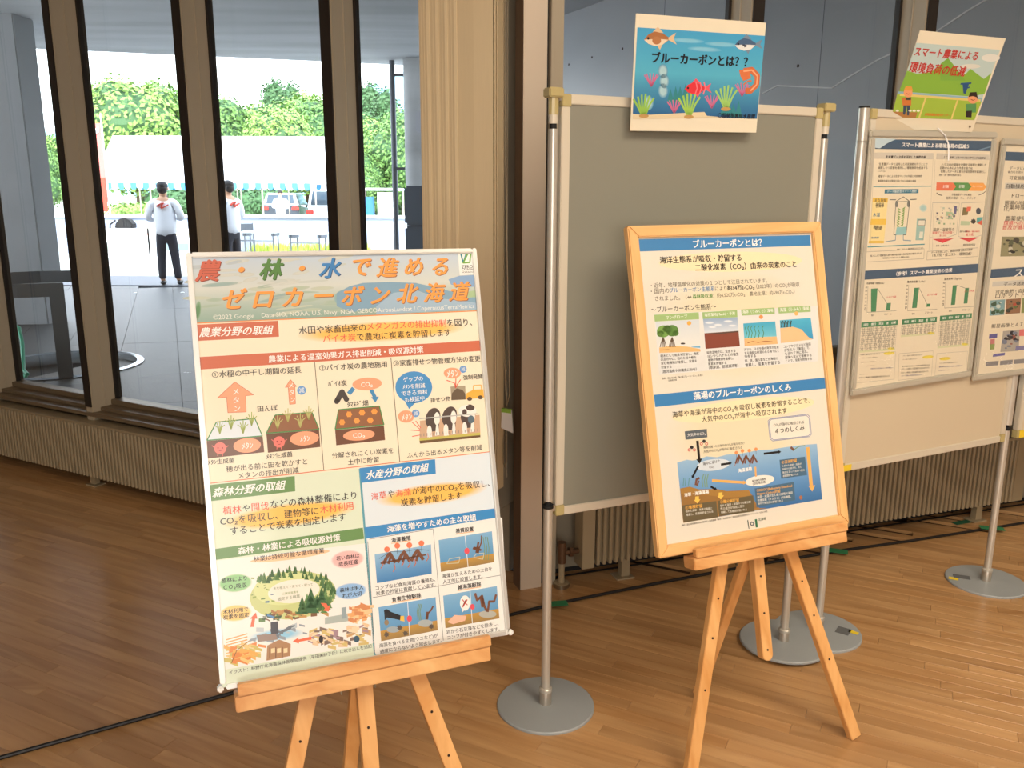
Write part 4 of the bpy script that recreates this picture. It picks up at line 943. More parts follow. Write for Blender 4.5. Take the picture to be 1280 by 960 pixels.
for c in ((460, 185), (520, 200), (590, 175), (620, 205), (480, 215)): p.ell(c, 34, 9, (226, 230, 234), 2.5, edge=(180, 196, 214))
p.poly([(425, 258), (662, 241), (672, 348), (433, 367)], (134, 70, 54), 2.2); p.poly([(425, 258), (540, 252), (662, 240), (662, 250), (540, 262)], (90, 70, 60), 2.4)
p.grad((695, 190), (918, 175), (928, 282), (702, 297), (70, 168, 200), (120, 196, 214), 2); p.poly([(702, 295), (800, 285), (928, 280), (935, 332), (705, 347)], (228, 184, 128), 2.4); p.ell((819, 144), 14, 14, (244, 150, 84), 3)
for x in (712, 730, 750, 775, 800, 830): p.line([(x, 290), (x + 8, 255), (x - 4, 222), (x + 6, 205)], 5, (84, 140, 84), 3)
p.line([(725, 325), (760, 315), (800, 322), (850, 312), (900, 318)], 5, (176, 110, 70), 3)
p.grad((950, 167), (1165, 150), (1183, 297), (957, 312), (80, 176, 206), (60, 150, 196), 2); p.poly([(953, 222), (1040, 212), (1100, 230), (1150, 285), (1180, 300), (957, 327)], (232, 192, 144), 2.4); p.ell((1065, 120), 14, 14, (244, 180, 104), 3)
for x in (960, 978, 998, 1020): p.line([(x, 215), (x + 10, 170)], 9, (60, 76, 70), 3); p.line([(x + 8, 215), (x - 4, 175)], 5, (60, 76, 70), 3)
for t, a, b in (('樹木として炭素を貯留し、海底', (118, 417), (385, 398)), ('の泥の中に、枯れた枝や根を', (120, 442), (367, 425)), ('含む有機物が堆積し、炭素を', (122, 468), (372, 450)), ('貯留する', (125, 497), (195, 491)), ('（鹿児島県や沖縄県に分布）', (130, 526), (370, 508)),
    ('塩性湿地では、生息する', (440, 394), (640, 379)), ('ヨシやシバナなどの塩生', (445, 420), (662, 402)), ('植物が炭素源を堆積し、', (450, 445), (628, 432)), ('炭素を貯留する', (450, 472), (578, 463)), ('（厚岸湖、琵琶瀬湾等）', (455, 498), (660, 482)),
    ('アマモ、スガモ等の海草が生育', (700, 373), (942, 354)), ('する静穏な砂泥のある海で広く', (702, 397), (942, 380)), ('分布する', (703, 420), (782, 414)), ('葉、茎、落ち葉などが海底に', (705, 452), (935, 432)), ('堆積し、炭素を貯留する', (708, 481), (950, 460)),
    ('コンブやワカメなど海藻', (975, 352), (1165, 332)), ('が生える「藻場」で、', (980, 377), (1160, 357)), ('ちぎれて沖に流れ、', (985, 402), (1145, 384)), ('深海へ沈んで堆積する', (985, 427), (1170, 409)), ('ことで、炭素を貯留する', (990, 452), (1172, 434))):
    p.text(t, a, b, (84, 80, 76))
p.text('資料：国土交通省「海の森ブルーカーボン」を基に', (130, 574), (415, 549), (120, 112, 96)); p.text('北海道作成', (172, 588), (232, 582), (120, 112, 96))
p.use(*Q_)
p.poly([(18, 131), (1206, 10), (1213, 86), (28, 216)], BB, 2); p.text('藻場のブルーカーボンのしくみ', (293, 140), (972, 76), WH, 0.035)
p.ell((640, 235), 500, 72, (244, 226, 184), 1.2, tilt=0.11)
p.text('海草や海藻が海中のCO₂を吸収し炭素を貯留することで、', (145, 270), (1100, 168), K_, 0.008); p.text('大気中のCO₂が海中へ吸収されます', (350, 302), (942, 239), K_, 0.008)
bx = [(830, 296), (1085, 266), (1104, 284), (1114, 405), (1100, 422), (845, 452), (826, 438), (812, 312)]
p.poly(bx, (232, 226, 212), 1.6); p.line(bx, 4, (126, 134, 172), 2.4, closed=True)
cx, cz = 963, 360; p.line([(cx + (x - cx) * .95, cz + (y - cz) * .92) for x, y in bx], 4, (126, 134, 172), 2.4, closed=True)
p.text('CO₂が海中に吸収される', (850, 342), (1062, 320), (100, 96, 90)); p.text('４つのしくみ', (862, 385), (1064, 358), K_, 0.015)
p.poly([(232, 385), (386, 368), (390, 426), (238, 443)], (92, 100, 106), 2); p.text('大気中のCO₂', (250, 412), (376, 398), WH)
p.line([(320, 450), (334, 590)], 18, (34, 28, 24), 3.6); p.poly([(312, 580), (354, 574), (336, 610)], (34, 28, 24), 3.6)
for x, y in ((281, 500), (366, 458)):
    p.ell((x, y - 4), 12, 12, (50, 46, 46), 4)
    for g in (-1, 1): p.line([(x + g * 18 + 9 * math.cos(R(k * 60)), y + 14 + 9 * math.sin(R(k * 60))) for k in range(6)], 5, (214, 96, 90), 3.8, closed=True)
p.text('藻場が減った分海中のCO₂が減る分だけ', (362, 498), (648, 466), (110, 104, 94)); p.text('大気中のCO₂が海中に吸収される', (362, 527), (632, 496), (110, 104, 94))
p.use(*L_)
p.grad((75, 172), (1140, 30), (1182, 454), (122, 632), (150, 186, 216), (58, 110, 164), 2, 10, mid=(104, 152, 200))
p.poly([(75, 172), (150, 150), (205, 160), (300, 125), (380, 132), (450, 112), (560, 104), (700, 78), (800, 72), (900, 55), (1020, 40), (1140, 30), (1142, 42), (76, 184)], (150, 186, 216), 1.8)
p.poly([(97, 370), (170, 356), (240, 376), (380, 374), (450, 390), (620, 382), (650, 430), (668, 470), (700, 520), (762, 520), (122, 632)], (166, 124, 62), 2.5)
p.poly([(103, 410), (300, 420), (450, 440), (640, 430), (690, 520), (118, 610)], (152, 112, 60), 2.55)
DB = (104, 92, 66)
for q in ([(110, 500), (373, 465), (385, 590), (124, 630)], [(382, 465), (655, 422), (665, 545), (395, 582)]): p.poly(q, DB, 2.9)
for q in ([(665, 370), (965, 320), (975, 460), (680, 515)], [(855, 152), (1050, 128), (1065, 268), (868, 296)]): p.poly(q, (74, 108, 134), 2.9)
p.ell((350, 190), 128, 44, (212, 220, 226), 3, tilt=0.12); p.text('海中に溶けた', (270, 184), (402, 158), K_); p.text('CO₂', (318, 207), (356, 203), K_)
p.ell((705, 310), 112, 40, (232, 230, 220), 3, tilt=0.14); p.text('難分解性有機物', (645, 315), (750, 297), K_, 0.01); p.text('(溶存態炭素)', (650, 335), (752, 318), K_)
for a, b, w in (((235, 198), (192, 282), 15), ((408, 188), (480, 177), 15), ((735, 105), (855, 91), 15), ((330, 355), (368, 376), 14)):
    p.line([a, b], w, (24, 22, 24), 4); d = np.array(b) - np.array(a); d = d / np.hypot(*d); n = np.array((-d[1], d[0])); b = np.array(b)
    p.poly([tuple(b + d * 12), tuple(b - d * 8 + n * 14), tuple(b - d * 8 - n * 14)], (24, 22, 24), 4.1)
YO = (238, 178, 96)
p.line([(340, 309), (585, 325)], 18, YO, 3.6); p.poly([(580, 308), (604, 327), (578, 340)], YO, 3.6); p.line([(670, 205), (675, 280)], 14, YO, 3.6)
p.line([(1070, 55), (1098, 355)], 30, YO, 3.6); p.poly([(1076, 352), (1128, 346), (1104, 394)], YO, 3.6)
for x, y in ((226, 432), (405, 402)): p.poly([(x - 14, y), (x + 14, y - 3), (x + 14, y + 22), (x + 26, y + 20), (x + 2, y + 52), (x - 24, y + 26), (x - 14, y + 24)], (244, 196, 90), 3.7)
for x in (545, 600, 655):
    kelp([(x - 26, 180), (x - 12, 140), (x, 118), (x + 14, 145), (x + 30, 172)], 13); kelp([(x - 10, 180), (x + 4, 130)], 12)
    p.line([(x - 25, 180), (x - 34, 200)], 4, (180, 110, 90), 4)
for c in ((525, 97), (572, 83), (624, 81), (675, 71)): p.line([c, (c[0] + 2, c[1] + 40)], 2, (60, 70, 80), 3.4); p.ell(c, 13, 13, (240, 150, 92), 4.2)
kelp([(215, 345), (222, 300), (245, 290)], 16); kelp([(225, 350), (240, 310)], 12)
for x in (270, 288, 305): kelp([(x, 360), (x - 6, 310), (x + 6, 260)], 8, (126, 160, 130), 3.8)
for x in (120, 135, 160): kelp([(x, 350), (x + 6, 290)], 6, (96, 150, 150), 3.6)
kelp([(940, 55), (965, 78)], 18); kelp([(965, 75), (1000, 50), (1050, 42)], 6, (120, 150, 110)); p.ell((1018, 440), 12, 16, (170, 110, 80), 3.8)
p.text('海草・海藻藻場', (128, 421), (315, 393), WH, 0.04); p.text('海藻養殖', (540, 235), (645, 219), WH, 0.04)
for t, a, b in (('①堆積貯留', (136, 518), (266, 500)), ('②難分解貯留', (402, 474), (545, 456)), ('③RDOC(Refractory Dissolved', (680, 386), (950, 348)), ('Organic Carbon)貯留', (682, 412), (860, 390)), ('④深海貯留', (870, 172), (985, 156))): p.text(t, a, b, (240, 180, 80), 0.02)
for t, a, b in (('枯れた海草・海藻が海底に', (138, 545), (340, 520)), ('堆積し、長期間貯留される', (142, 572), (348, 545)), ('枯れた海草・海藻のうち難分解', (402, 502), (635, 472)), ('性の成分が海底に残り', (404, 526), (585, 504)), ('堆積して長期間貯留される', (408, 553), (606, 530)),
    ('海草・海藻が生む難分解性の溶存', (684, 438), (955, 402)), ('有機炭素（ＲＤＯＣ）が長期間、', (686, 462), (942, 432)), ('海中で安定的に貯留される', (688, 488), (880, 462)), ('ちぎれた海草・海藻が', (872, 200), (1022, 182)), ('沿岸から流され、沈む', (874, 224), (1024, 204)), ('海流を漂って深海へ沈み', (876, 250), (1048, 228)), ('長期間貯留される', (880, 276), (998, 260))): p.text(t, a, b, (230, 228, 216))
p.text('資料：国立研究開発法人水産研究・教育機構「海草・海藻藻場の二酸化炭素貯留量算定ガイドブック」を基に作成', (108, 652), (762, 545), (96, 90, 80))
p.line([(612, 612), (622, 678)], 6, (60, 84, 80), 4); p.poly([(666, 606), (682, 604), (690, 666), (674, 668)], (54, 120, 84), 4); p.star((645, 640), 20, (70, 84, 100), 4, 7, .6); p.star((645, 640), 9, CR, 4.2, 7, .8); p.text('北海道', (692, 609), (750, 599), (90, 110, 90))
p.build(pb, M_ink_gloss)

# ================================================= clip-framed posters on the cream boards
def clip_poster(M, w, h, label):
    t = thing('clip_frame_poster', label, 'poster', M @ Matrix.Translation((0, 0, -h / 2)))
    MB(M).box(-w / 2 + .004, w / 2 - .004, 0.001, 0.006, -h / 2 + .004, h / 2 - .004).build('backing', M_white, t)
    f = 0.022
    mm = mat('pale clip rail', (206, 200, 184), 0.28, 0.35)
    for z0, z1 in ((h / 2 - f, h / 2), (-h / 2, -h / 2 + f)): MB(M).box(-w / 2, w / 2, -0.007, 0.007, z0, z1).build('clip_rail', mm, t, bevel=0.004)
    for x0, x1 in ((-w / 2, -w / 2 + f), (w / 2 - f, w / 2)): MB(M).box(x0, x1, -0.0065, 0.0065, -h / 2 + f + .001, h / 2 - f - .001).build('clip_rail', mm, t, bevel=0.004)
    cv = MB(M); n, m = 24, 34; gv = []
    for j in range(m + 1):
        row = []
        for i in range(n + 1):
            x = -w / 2 + f * .7 + (w - 1.4 * f) * i / n; z = -h / 2 + f * .7 + (h - 1.4 * f) * j / m
            row.append(cv.v((x, -0.0045 - 0.0012 * math.sin(x * 17 + z * 9), z)))
        gv.append(row)
    for j in range(m):
        for i in range(n): cv.b.faces.new((gv[j][i], gv[j][i + 1], gv[j + 1][i + 1], gv[j + 1][i]))
    cv.build('clear_cover', M_cover, t, smooth=True)
    return t
wc, hc = 0.594, 0.842
RC = Matrix.Rotation(R(-1.3), 4, 'Y')
MC1 = MBD2 @ Matrix.Translation((0.315, -0.0215, 1.283)) @ RC
c1 = clip_poster(MC1, wc, hc, 'white clip-framed smart farming poster with green bar charts, fully visible on the cream board')
p = Print(MC1, [(1088, 163), (1241, 167), (1210, 468), (1063, 495)], wc, hc, 0.0005, 0.00012)
PA_ = (236, 224, 198)
sheet_rect(p, PA_, 0.022); p.hs = 0.8
Mc = (1080, 160, 7.53); Nc = (1070, 240, 7.53); Oc = (1060, 380, 7.53); Pc = (1060, 320, 5.333)
SL = (62, 90, 118); T1 = (100, 92, 80)
p.use(*Mc)
p.poly([(105, 108), (1182, 135), (1174, 229), (105, 200)], SL, 2); p.poly([(105, 100), (300, 110), (215, 150), (150, 196), (105, 190)], (196, 216, 224), 2.3); p.line([(1040, 222), (1180, 180)], 8, (120, 150, 176), 2.4)
p.text('スマート農業による環境負荷の低減５', (350, 162), (960, 184), WH, 0.04)
p.poly([(100, 234), (640, 242), (640, 300), (95, 292)], (212, 204, 188), 1.5); p.poly([(668, 245), (1152, 262), (1148, 312), (664, 300)], (212, 204, 188), 1.5)
p.text('生育量データ等を活用した施肥改善', (200, 275), (568, 280), K_, 0.03, 0.2); p.text('ＩＣＴ活用によるハウスモニタリングの効率化', (730, 282), (1112, 293), K_, 0.03, 0.2)
for q in ([(80, 300), (640, 300), (590, 1230), (0, 1240)],): pass
p.line([(95, 240), (60, 1180)], 2, (190, 182, 166), 2); p.line([(635, 300), (600, 1150)], 2, (190, 182, 166), 2); p.line([(655, 300), (630, 1150)], 2, (190, 182, 166), 2); p.line([(1148, 310), (1095, 1100)], 2, (190, 182, 166), 2)
for t, a, b in (('生育量データを活用した可変施肥を行うことで', (140, 342), (585, 346)), ('減肥しつつ収量を維持し、環境負荷を低減する', (130, 376), (585, 380)), ('ことができる', (128, 408), (198, 410)), ('衛星データによる生育マップの作成と可変施肥', (135, 456), (535, 456)), ('農薬散布量を必要最小限に抑える取組を推進', (130, 498), (480, 500)),
    ('ハウス内の環境を計測する装置と連動した', (712, 350), (1118, 356)), ('自動かん水により作業を省力化', (700, 380), (995, 386)), ('収集したデータに基づき栽培管理を最適化し', (705, 412), (1108, 420)), ('燃料・水・肥料の削減を図る', (690, 446), (888, 450))): p.text(t, a, b, T1)
p.line([(90, 552), (620, 550)], 6, (80, 160, 170), 2); p.poly([(195, 578), (505, 576), (503, 614), (192, 616)], (56, 124, 150), 2); p.text('データ駆動型スマート施肥', (215, 598), (485, 595), (210, 226, 226), 0.02)
for i, (x0, x1, c, t) in enumerate(((668, 845, (232, 120, 84), '計測'), (820, 985, (90, 156, 84), '診断'), (965, 1120, (244, 170, 84), 'フィードバック'))):
    p.poly([(x0, 515 + i * 2), (x1 - 28, 517 + i * 2), (x1, 553 + i * 2), (x1 - 30, 592 + i * 2), (x0 - 4, 590 + i * 2)], c, 2.2 + (2 - i) * .2); p.text(t, ((x0 + x1) / 2 - (30 if i < 2 else 50), 553), ((x0 + x1) / 2 + (20 if i < 2 else 45), 554), WH, 0.02)
p.line([(668, 612), (690, 630), (720, 636)], 6, T1); p.line([(1050, 634), (1085, 622), (1112, 600)], 6, T1)
p.text('作業履歴データを蓄積', (805, 628), (985, 632), T1); p.text('効果の検証・フィードバック', (755, 660), (1022, 662), T1)
p.use(*Nc)
p.poly([(160, 52), (300, 58), (262, 480), (122, 478)], (244, 224, 160), 1.6); p.poly([(160, 52), (300, 58), (296, 98), (156, 94)], (240, 200, 84), 2); p.poly([(142, 252), (285, 252), (280, 306), (136, 306)], (240, 200, 84), 2); p.poly([(124, 456), (262, 456), (262, 478), (122, 480)], (240, 200, 84), 2)
p.text('主な取組', (175, 76), (285, 78), T1); p.text('施肥量', (185, 114), (262, 114), T1); p.text('低減率', (185, 132), (262, 132), T1); p.text('水温', (160, 214), (225, 213), (60, 130, 170)); p.text('肥料代', (165, 326), (250, 326), T1); p.text('削減', (180, 342), (240, 342), T1); p.text('環境制御', (145, 428), (215, 426), (60, 110, 160))
GR = (100, 104, 100)
p.line([(370, 90), (440, 45), (500, 90)], 5, GR); p.line([(370, 90), (500, 88)], 3, GR); p.line([(372, 100), (352, 400), (375, 400)], 5, GR); p.line([(497, 98), (465, 400), (438, 400)], 5, GR)
for x in (380, 488): p.ell((x, 115), 14, 28, (130, 132, 126), 2.5)
p.poly([(380, 330), (470, 325), (462, 400), (368, 402)], (150, 200, 200), 1.8)
for k in range(8):
    y = 160 + k * 22; x = 425 - k * 2
    p.poly([(x + 2, y), (x + 34, y - 24), (x + 22, y + 4)], (130, 170, 84), 3); p.poly([(x - 4, y + 8), (x - 34, y - 12), (x - 24, y + 14)], (130, 170, 84), 3)
p.line([(370, 400), (368, 450), (275, 465)], 5, (100, 150, 180)); p.line([(440, 400), (440, 450), (510, 455)], 5, (100, 150, 180)); p.line([(315, 72), (372, 72)], 6, GR); p.line([(500, 72), (560, 68)], 6, GR)
p.ell((622, 150), 34, 36, (170, 206, 204), 2, edge=(214, 220, 204)); p.poly([(565, 250), (645, 250), (625, 450), (552, 450)], (160, 194, 186), 1.8); p.poly([(578, 262), (640, 262), (636, 314), (574, 314)], (230, 224, 206), 2.2); p.line([(578, 262), (640, 262), (636, 314), (574, 314)], 5, GR, 2.6, closed=True); p.poly([(590, 370), (622, 370), (618, 430), (584, 430)], (226, 224, 206), 2.2)
p.line([(110, 514), (635, 488)], 7, (80, 160, 170)); p.text('資料：スマート農業技術カタログより', (380, 538), (622, 522), T1); p.text('導入により窒素投入量や燃料使用量の削減効果が期待される', (135, 598), (605, 572), T1, 0.01); p.text('（北海道におけるスマート農業の実証）', (245, 618), (492, 606), T1)
p.line([(100, 560), (632, 530), (628, 622), (92, 655)], 3, (180, 172, 156), 2, closed=True); p.line([(660, 555), (1120, 520), (1118, 600), (655, 635)], 3, (180, 172, 156), 2, closed=True)
for q in ([(708, 100), (952, 105), (925, 395), (800, 440), (682, 425)], [(968, 105), (1185, 95), (1160, 400), (1045, 440), (942, 415)]): p.line(q, 4, (190, 186, 174), 2, closed=True)
for k in range(34):
    x, y = rg.uniform(730, 930), rg.uniform(130, 300); a = rg.uniform(4, 11); p.poly([(x - a, y - a), (x + a, y - a), (x + a, y + a), (x - a, y + a)], rg.choice([(110, 110, 120), (190, 200, 180), (214, 180, 140), (150, 180, 140), (220, 210, 190)]), 2.4 + k * .01)
p.poly([(830, 185), (890, 190), (882, 255), (825, 250)], (170, 196, 160), 2.3); p.poly([(905, 130), (930, 135), (922, 210), (900, 205)], (110, 110, 150), 3)
p.poly([(985, 145), (1040, 150), (1025, 215), (975, 220)], (130, 116, 76), 2.5); p.poly([(1020, 140), (1058, 140), (1052, 180), (1015, 185)], (226, 110, 84), 2.6); p.ell((1124, 180), 22, 30, (74, 84, 96), 3); p.poly([(1110, 240), (1165, 235), (1155, 310), (1108, 290)], (90, 170, 170), 3); p.poly([(1112, 290), (1160, 260), (1152, 310)], (220, 100, 70), 3.2); p.poly([(965, 270), (1060, 275), (1040, 310), (960, 310)], (190, 206, 170), 2.3); p.star((1078, 275), 26, (60, 56, 50), 3, 8, .7)
RR = (222, 70, 76)
p.poly([(708, 440), (900, 434), (800, 476)], RR, 3); p.poly([(945, 430), (1130, 424), (1040, 464)], RR, 3)
for t, a, b, c in (('温度・湿度等の', (712, 352), (905, 350), T1), ('環境データの計測・', (705, 382), (900, 378), RR), ('見える化', (770, 408), (835, 406), RR), ('肥料や農薬の', (955, 370), (1040, 368), T1), ('自動散布・施肥の最適化', (1005, 370), (1135, 368), RR), ('省力化', (1008, 398), (1080, 396), RR), ('収量・品質が向上', (738, 502), (858, 498), T1), ('環境負荷が低減', (985, 494), (1095, 490), T1), ('データ活用により、適期の作業と資材の削減', (695, 566), (1070, 536), T1), ('（省力化・低コスト・環境配慮）', (705, 590), (1060, 574), T1)): p.text(t, a, b, c, 0.01)
p.poly([(75, 738), (1132, 668), (1132, 748), (72, 822)], SL, 2); p.text('（参考）スマート農業技術の効果', (375, 765), (888, 728), WH, 0.04)
p.use(*Pc)
for i, (ox, oy) in enumerate(((0, 0), (265, -12), (505, -32))):
    b0 = [(155 + ox, 215 + oy), (197 + ox, 212 + oy), (187 + ox, 366 + oy), (155 + ox, 368 + oy)] if i == 0 else ([(437, 208), (468, 206), (452, 340), (422, 342)] if i == 1 else [(686, 190), (712, 188), (700, 318), (674, 320)])
    b1 = [(258, 310), (285, 308), (280, 356), (252, 358)] if i == 0 else ([(518, 313), (541, 311), (539, 331), (515, 333)] if i == 1 else [(766, 208), (790, 206), (780, 308), (756, 310)])
    p.poly(b0, (70, 140, 96), 3); p.poly(b1, (70, 140, 96), 3); p.line([b0[1], b1[0]], 2, T1, 3)
    for k in range(7): y = 205 + oy + k * 24; p.text('%d' % (60 - 10 * k), (118 + ox - k * 1.2, y), (130 + ox - k * 1.2, y), T1)
    p.line([(135 + ox, 200 + oy), (128 + ox, 372 + oy), (320 + ox, 360 + oy)], 2, (150, 144, 130), 2.5)
    p.text(('作業時間（時間/10a）', '農薬使用量（L/10a）', '窒素肥料（kg/10a）')[i], (115 + ox + 10, 180 + oy), (240 + ox, 176 + oy), T1, 0.02); p.text(('△８２％減', '△９０％減', '△１３％減')[i], (255 + ox, 270 + oy - i * 5), (318 + ox, 266 + oy - i * 5), RR)
    p.text('慣行', (155 + ox, 392 + oy), (175 + ox, 391 + oy), T1); p.text('スマート', (240 + ox, 384 + oy), (290 + ox, 382 + oy), T1)
    hx0, hx1 = ((92, 330), (358, 584), (604, 810))[i]; hy = (440, 418, 392)[i]; dy = -20
    p.poly([(hx0, hy), (hx1, hy + dy), (hx1 - 2, hy + dy + 34), (hx0 - 2, hy + 34)], (70, 140, 96), 3); p.text('項目　慣行　実証　差　効果', (hx0 + 12, hy + 16), (hx1 - 12, hy + dy + 18), WH, 0.02)
    rows = (11, 5, 12)[i]; x0, x1 = hx0 - 4, hx1 - 6
    for r_ in range(rows):
        y = hy + 34 + r_ * 14; p.line([(x0 - r_ * 1.1, y), (x1 - r_ * 1.1, y + dy)], 1.6, (190, 184, 168), 2.4)
        p.text('%d  %d.%d  %d  %d  %d.%d  %d' % tuple(rg.randint(1, 99) for _ in range(8)), (x0 + 8 - r_ * 1.1, y + 8), (x1 - 8 - r_ * 1.1, y + 8 + dy * .93), (158, 150, 132), 0.0)
    for k in range(8): x = x0 + (x1 - x0) * k / 7; p.line([(x, hy + 34 + dy * k / 7), (x - rows * 1.1, hy + 34 + rows * 14 + dy * k / 7)], 1.6, (190, 184, 168), 2.4)
    y = hy + 34 + rows * 14; p.poly([(x0 - rows, y), (x1 - rows, y + dy), (x1 - rows, y + dy + 14), (x0 - rows, y + 14)], (220, 222, 180), 2.2); p.ell((x1 - rows - 28, y + dy + 4), 22, 8, (240, 224, 90), 2.6)
p.use(*Oc)
for x0, x1, y, c in ((120, 300, 475, T1), (130, 280, 505, T1), (125, 260, 545, T1), (160, 250, 580, T1), (215, 420, 605, (90, 90, 150)), (110, 200, 660, T1), (110, 390, 690, T1), (515, 690, 480, T1), (510, 640, 515, T1), (505, 760, 580, T1), (500, 755, 605, T1), (495, 745, 640, T1), (500, 690, 668, (84, 84, 150)), (845, 940, 500, T1), (850, 1010, 545, T1), (845, 1060, 580, (90, 90, 150)), (838, 940, 615, (84, 84, 150))):
    p.text(rg.choice(['作業時間が大幅に削減され、効果を確認した', '散布作業の省力化により経費の低減が図られた', 'ドローン防除と可変施肥を組み合わせた']), (x0, y), (x1, y - (x1 - x0) * .07), c, 0.01)
for c in ((385, 456), (742, 488), (900, 502)): p.ell(c, 52, 15, (240, 220, 90), 2.4, tilt=0.1)
for q in ([(90, 470), (445, 440), (432, 700), (80, 740)], [(478, 460), (790, 430), (775, 670), (470, 710)], [(825, 455), (1105, 430), (1090, 630), (805, 660)]): p.line(q, 2.5, (190, 184, 168), 2.4, closed=True)
p.build(c1, M_ink)

MC2 = MBD2 @ Matrix.Translation((0.635 + 0.297, -0.0215, 1.270)) @ Matrix.Rotation(R(0.0), 4, 'Y')
c2 = clip_poster(MC2, wc, hc, 'clip-framed poster with small farm machine photos, cut off by the right edge of the picture')
def px_quad(M, w, h):
    out = []
    for x, z in ((-w / 2, h / 2), (w / 2, h / 2), (w / 2, -h / 2), (-w / 2, -h / 2)):
        v = (M @ Vector((x, 0, z))) - Vector((0, 0, 1.5)); d = v.dot(_f); out.append((640 + 1060 * v.dot(_r) / d, 480 - 1060 * v.dot(_u) / d))
    return out
p = Print(MC2, px_quad(MC2, wc, hc), wc, hc, 0.0005, 0.00012)
sheet_rect(p, PA_, 0.022); p.hs = 0.62
p.use(1210, 160, 2.914)
def bar2(y, txt):
    p.poly([(136 - (y - 88) * .13, y), (560 - (y - 88) * .13, y + (14 if y < 200 else -30)), (560 - (y - 88) * .13, y + (46 if y < 200 else 2)), (134 - (y - 88) * .13, y + 32)], SL, 2)
bar2(86, ''); p.text('スマート農業技術の導入事例', (205, 108), (520, 118), WH, 0.04)
bar2(515, ''); p.text('スマート農機の活用', (170, 528), (470, 508), WH, 0.04)
p.poly([(136, 200), (400, 202), (398, 222), (134, 222)], (212, 208, 196), 1.6); p.poly([(90, 560), (400, 540), (400, 560), (88, 578)], (212, 208, 196), 1.6)
for t, a, b, c in (('データに基づく農業の実践により', (152, 146), (330, 148), T1), ('省力化を図る', (145, 160), (200, 161), T1), ('可変施肥により肥料の削減', (150, 182), (330, 184), T1), ('自動操舵システムの活用', (138, 212), (330, 213), K_), ('ドローンによる防除', (160, 246), (300, 248), K_), ('圃場の地図データを利用して効率的に', (135, 272), (400, 274), T1), ('作業時間を短縮し、燃料を削減', (130, 288), (400, 290), T1), ('できる', (128, 300), (150, 301), T1), ('農薬使用量の低減にもつながる', (135, 330), (400, 330), T1), ('環境への負荷を低減する技術として', (130, 346), (400, 346), RR), ('普及が進められている取組', (125, 362), (340, 360), RR), ('データ活用による省力化', (130, 570), (300, 560), K_), ('可変施肥・自動操舵・リモートセンシング', (100, 598), (400, 582), T1), ('ロボットトラクターの導入', (100, 612), (360, 598), T1), ('衛星画像とＡＩを用いた生育診断', (85, 722), (330, 706), T1)): p.text(t, a, b, c, 0.01)
def photo(q, cs, n, s0, s1):
    p.poly(q, cs[0], 2); xs = [a[0] for a in q]; ys = [a[1] for a in q]; m = s1
    for k in range(n):
        x = rg.uniform(min(xs) + m, max(xs) - m); y = rg.uniform(min(ys) + m, max(ys) - m); a = rg.uniform(s0, s1); b = a * rg.uniform(.4, 1)
        p.ell((x, y), a, b, rg.choice(cs[1:]), 2.2 + k * .012, n=8)
photo([(124, 396), (330, 396), (322, 464), (118, 468)], [(150, 146, 110), (70, 64, 56), (200, 196, 176), (90, 96, 70), (40, 40, 40)], 40, 3, 12)
photo([(82, 628), (136, 624), (132, 680), (78, 684)], [(130, 170, 176), (60, 90, 70), (200, 210, 200), (70, 110, 80)], 16, 3, 9)
photo([(140, 624), (194, 620), (190, 674), (136, 678)], [(150, 110, 80), (180, 70, 50), (60, 60, 50), (100, 120, 70)], 16, 3, 9)
photo([(198, 620), (252, 616), (248, 670), (194, 674)], [(140, 150, 90), (80, 100, 60), (200, 190, 150)], 14, 3, 9)
photo([(128, 740), (190, 734), (184, 812), (118, 816)], [(176, 170, 160), (70, 66, 70), (150, 80, 70), (120, 130, 150), (40, 40, 50)], 26, 4, 10)
p.poly([(78, 752), (108, 748), (106, 764), (76, 768)], (100, 96, 160), 2.5); p.poly([(82, 770), (98, 768), (96, 806), (80, 808)], (196, 120, 120), 2.5); p.poly([(80, 788), (98, 786), (96, 806), (80, 808)], (140, 160, 90), 2.6); p.poly([(188, 734), (240, 730), (238, 756), (186, 758)], (226, 120, 120), 2.5); p.poly([(92, 824), (135, 818), (134, 828), (90, 834)], (110, 106, 170), 2.5); p.poly([(175, 795), (240, 790), (240, 806), (172, 810)], (130, 126, 170), 2.5)
for x in (66, 118, 168, 218): p.poly([(x, 852 - (x - 66) * .08), (x + 46, 848 - (x - 66) * .08), (x + 44, 864 - (x - 66) * .08), (x - 2, 868 - (x - 66) * .08)], (140, 138, 140), 2.5)
p.build(c2, M_ink)

# ================================================= laminated title signs
def sign(M, w, h, label):
    t = thing('title_sign', label, 'sign', M @ Matrix.Translation((0, 0, -h / 2)))
    MB(M).box(-w / 2, w / 2, 0.0006, 0.0026, -h / 2, h / 2).build('laminated_sheet', mat('laminated white sheet', (232, 222, 198), 0.25), t)
    return t
x_, n_, z_ = ortho((.9269, .3748, .0167), (-.3751, .9246, .0662))
ws, hs = 0.404, 0.286
MS1 = frame(x_, n_, z_, (Vector((0, 0, 1.5)) + (Vector((0.518, 2.4907, 1.8237)) - Vector((0, 0, 1.5))) * (0.404 / 0.42)))
s1 = sign(MS1, ws, hs, 'blue undersea title sign standing on the top rail of the grey-green board')
p = Print(MS1, [(796, 17), (957, 28), (946, 166), (787, 163)], ws, hs, 0.0)
p.use(670, 0, 3.282)
p.grad((418, 112), (938, 145), (908, 487), (395, 466), (66, 160, 206), (44, 100, 150), 1, 10, mid=(84, 176, 204))
for c in ((620, 165), (760, 180), (690, 200)): p.ell(c, 70, 10, (130, 194, 220), 1.5, edge=(90, 172, 210), tilt=-0.06)
p.poly([(395, 465), (450, 470), (600, 462), (690, 458), (700, 474), (770, 480), (395, 487)], (222, 206, 170), 1.6)
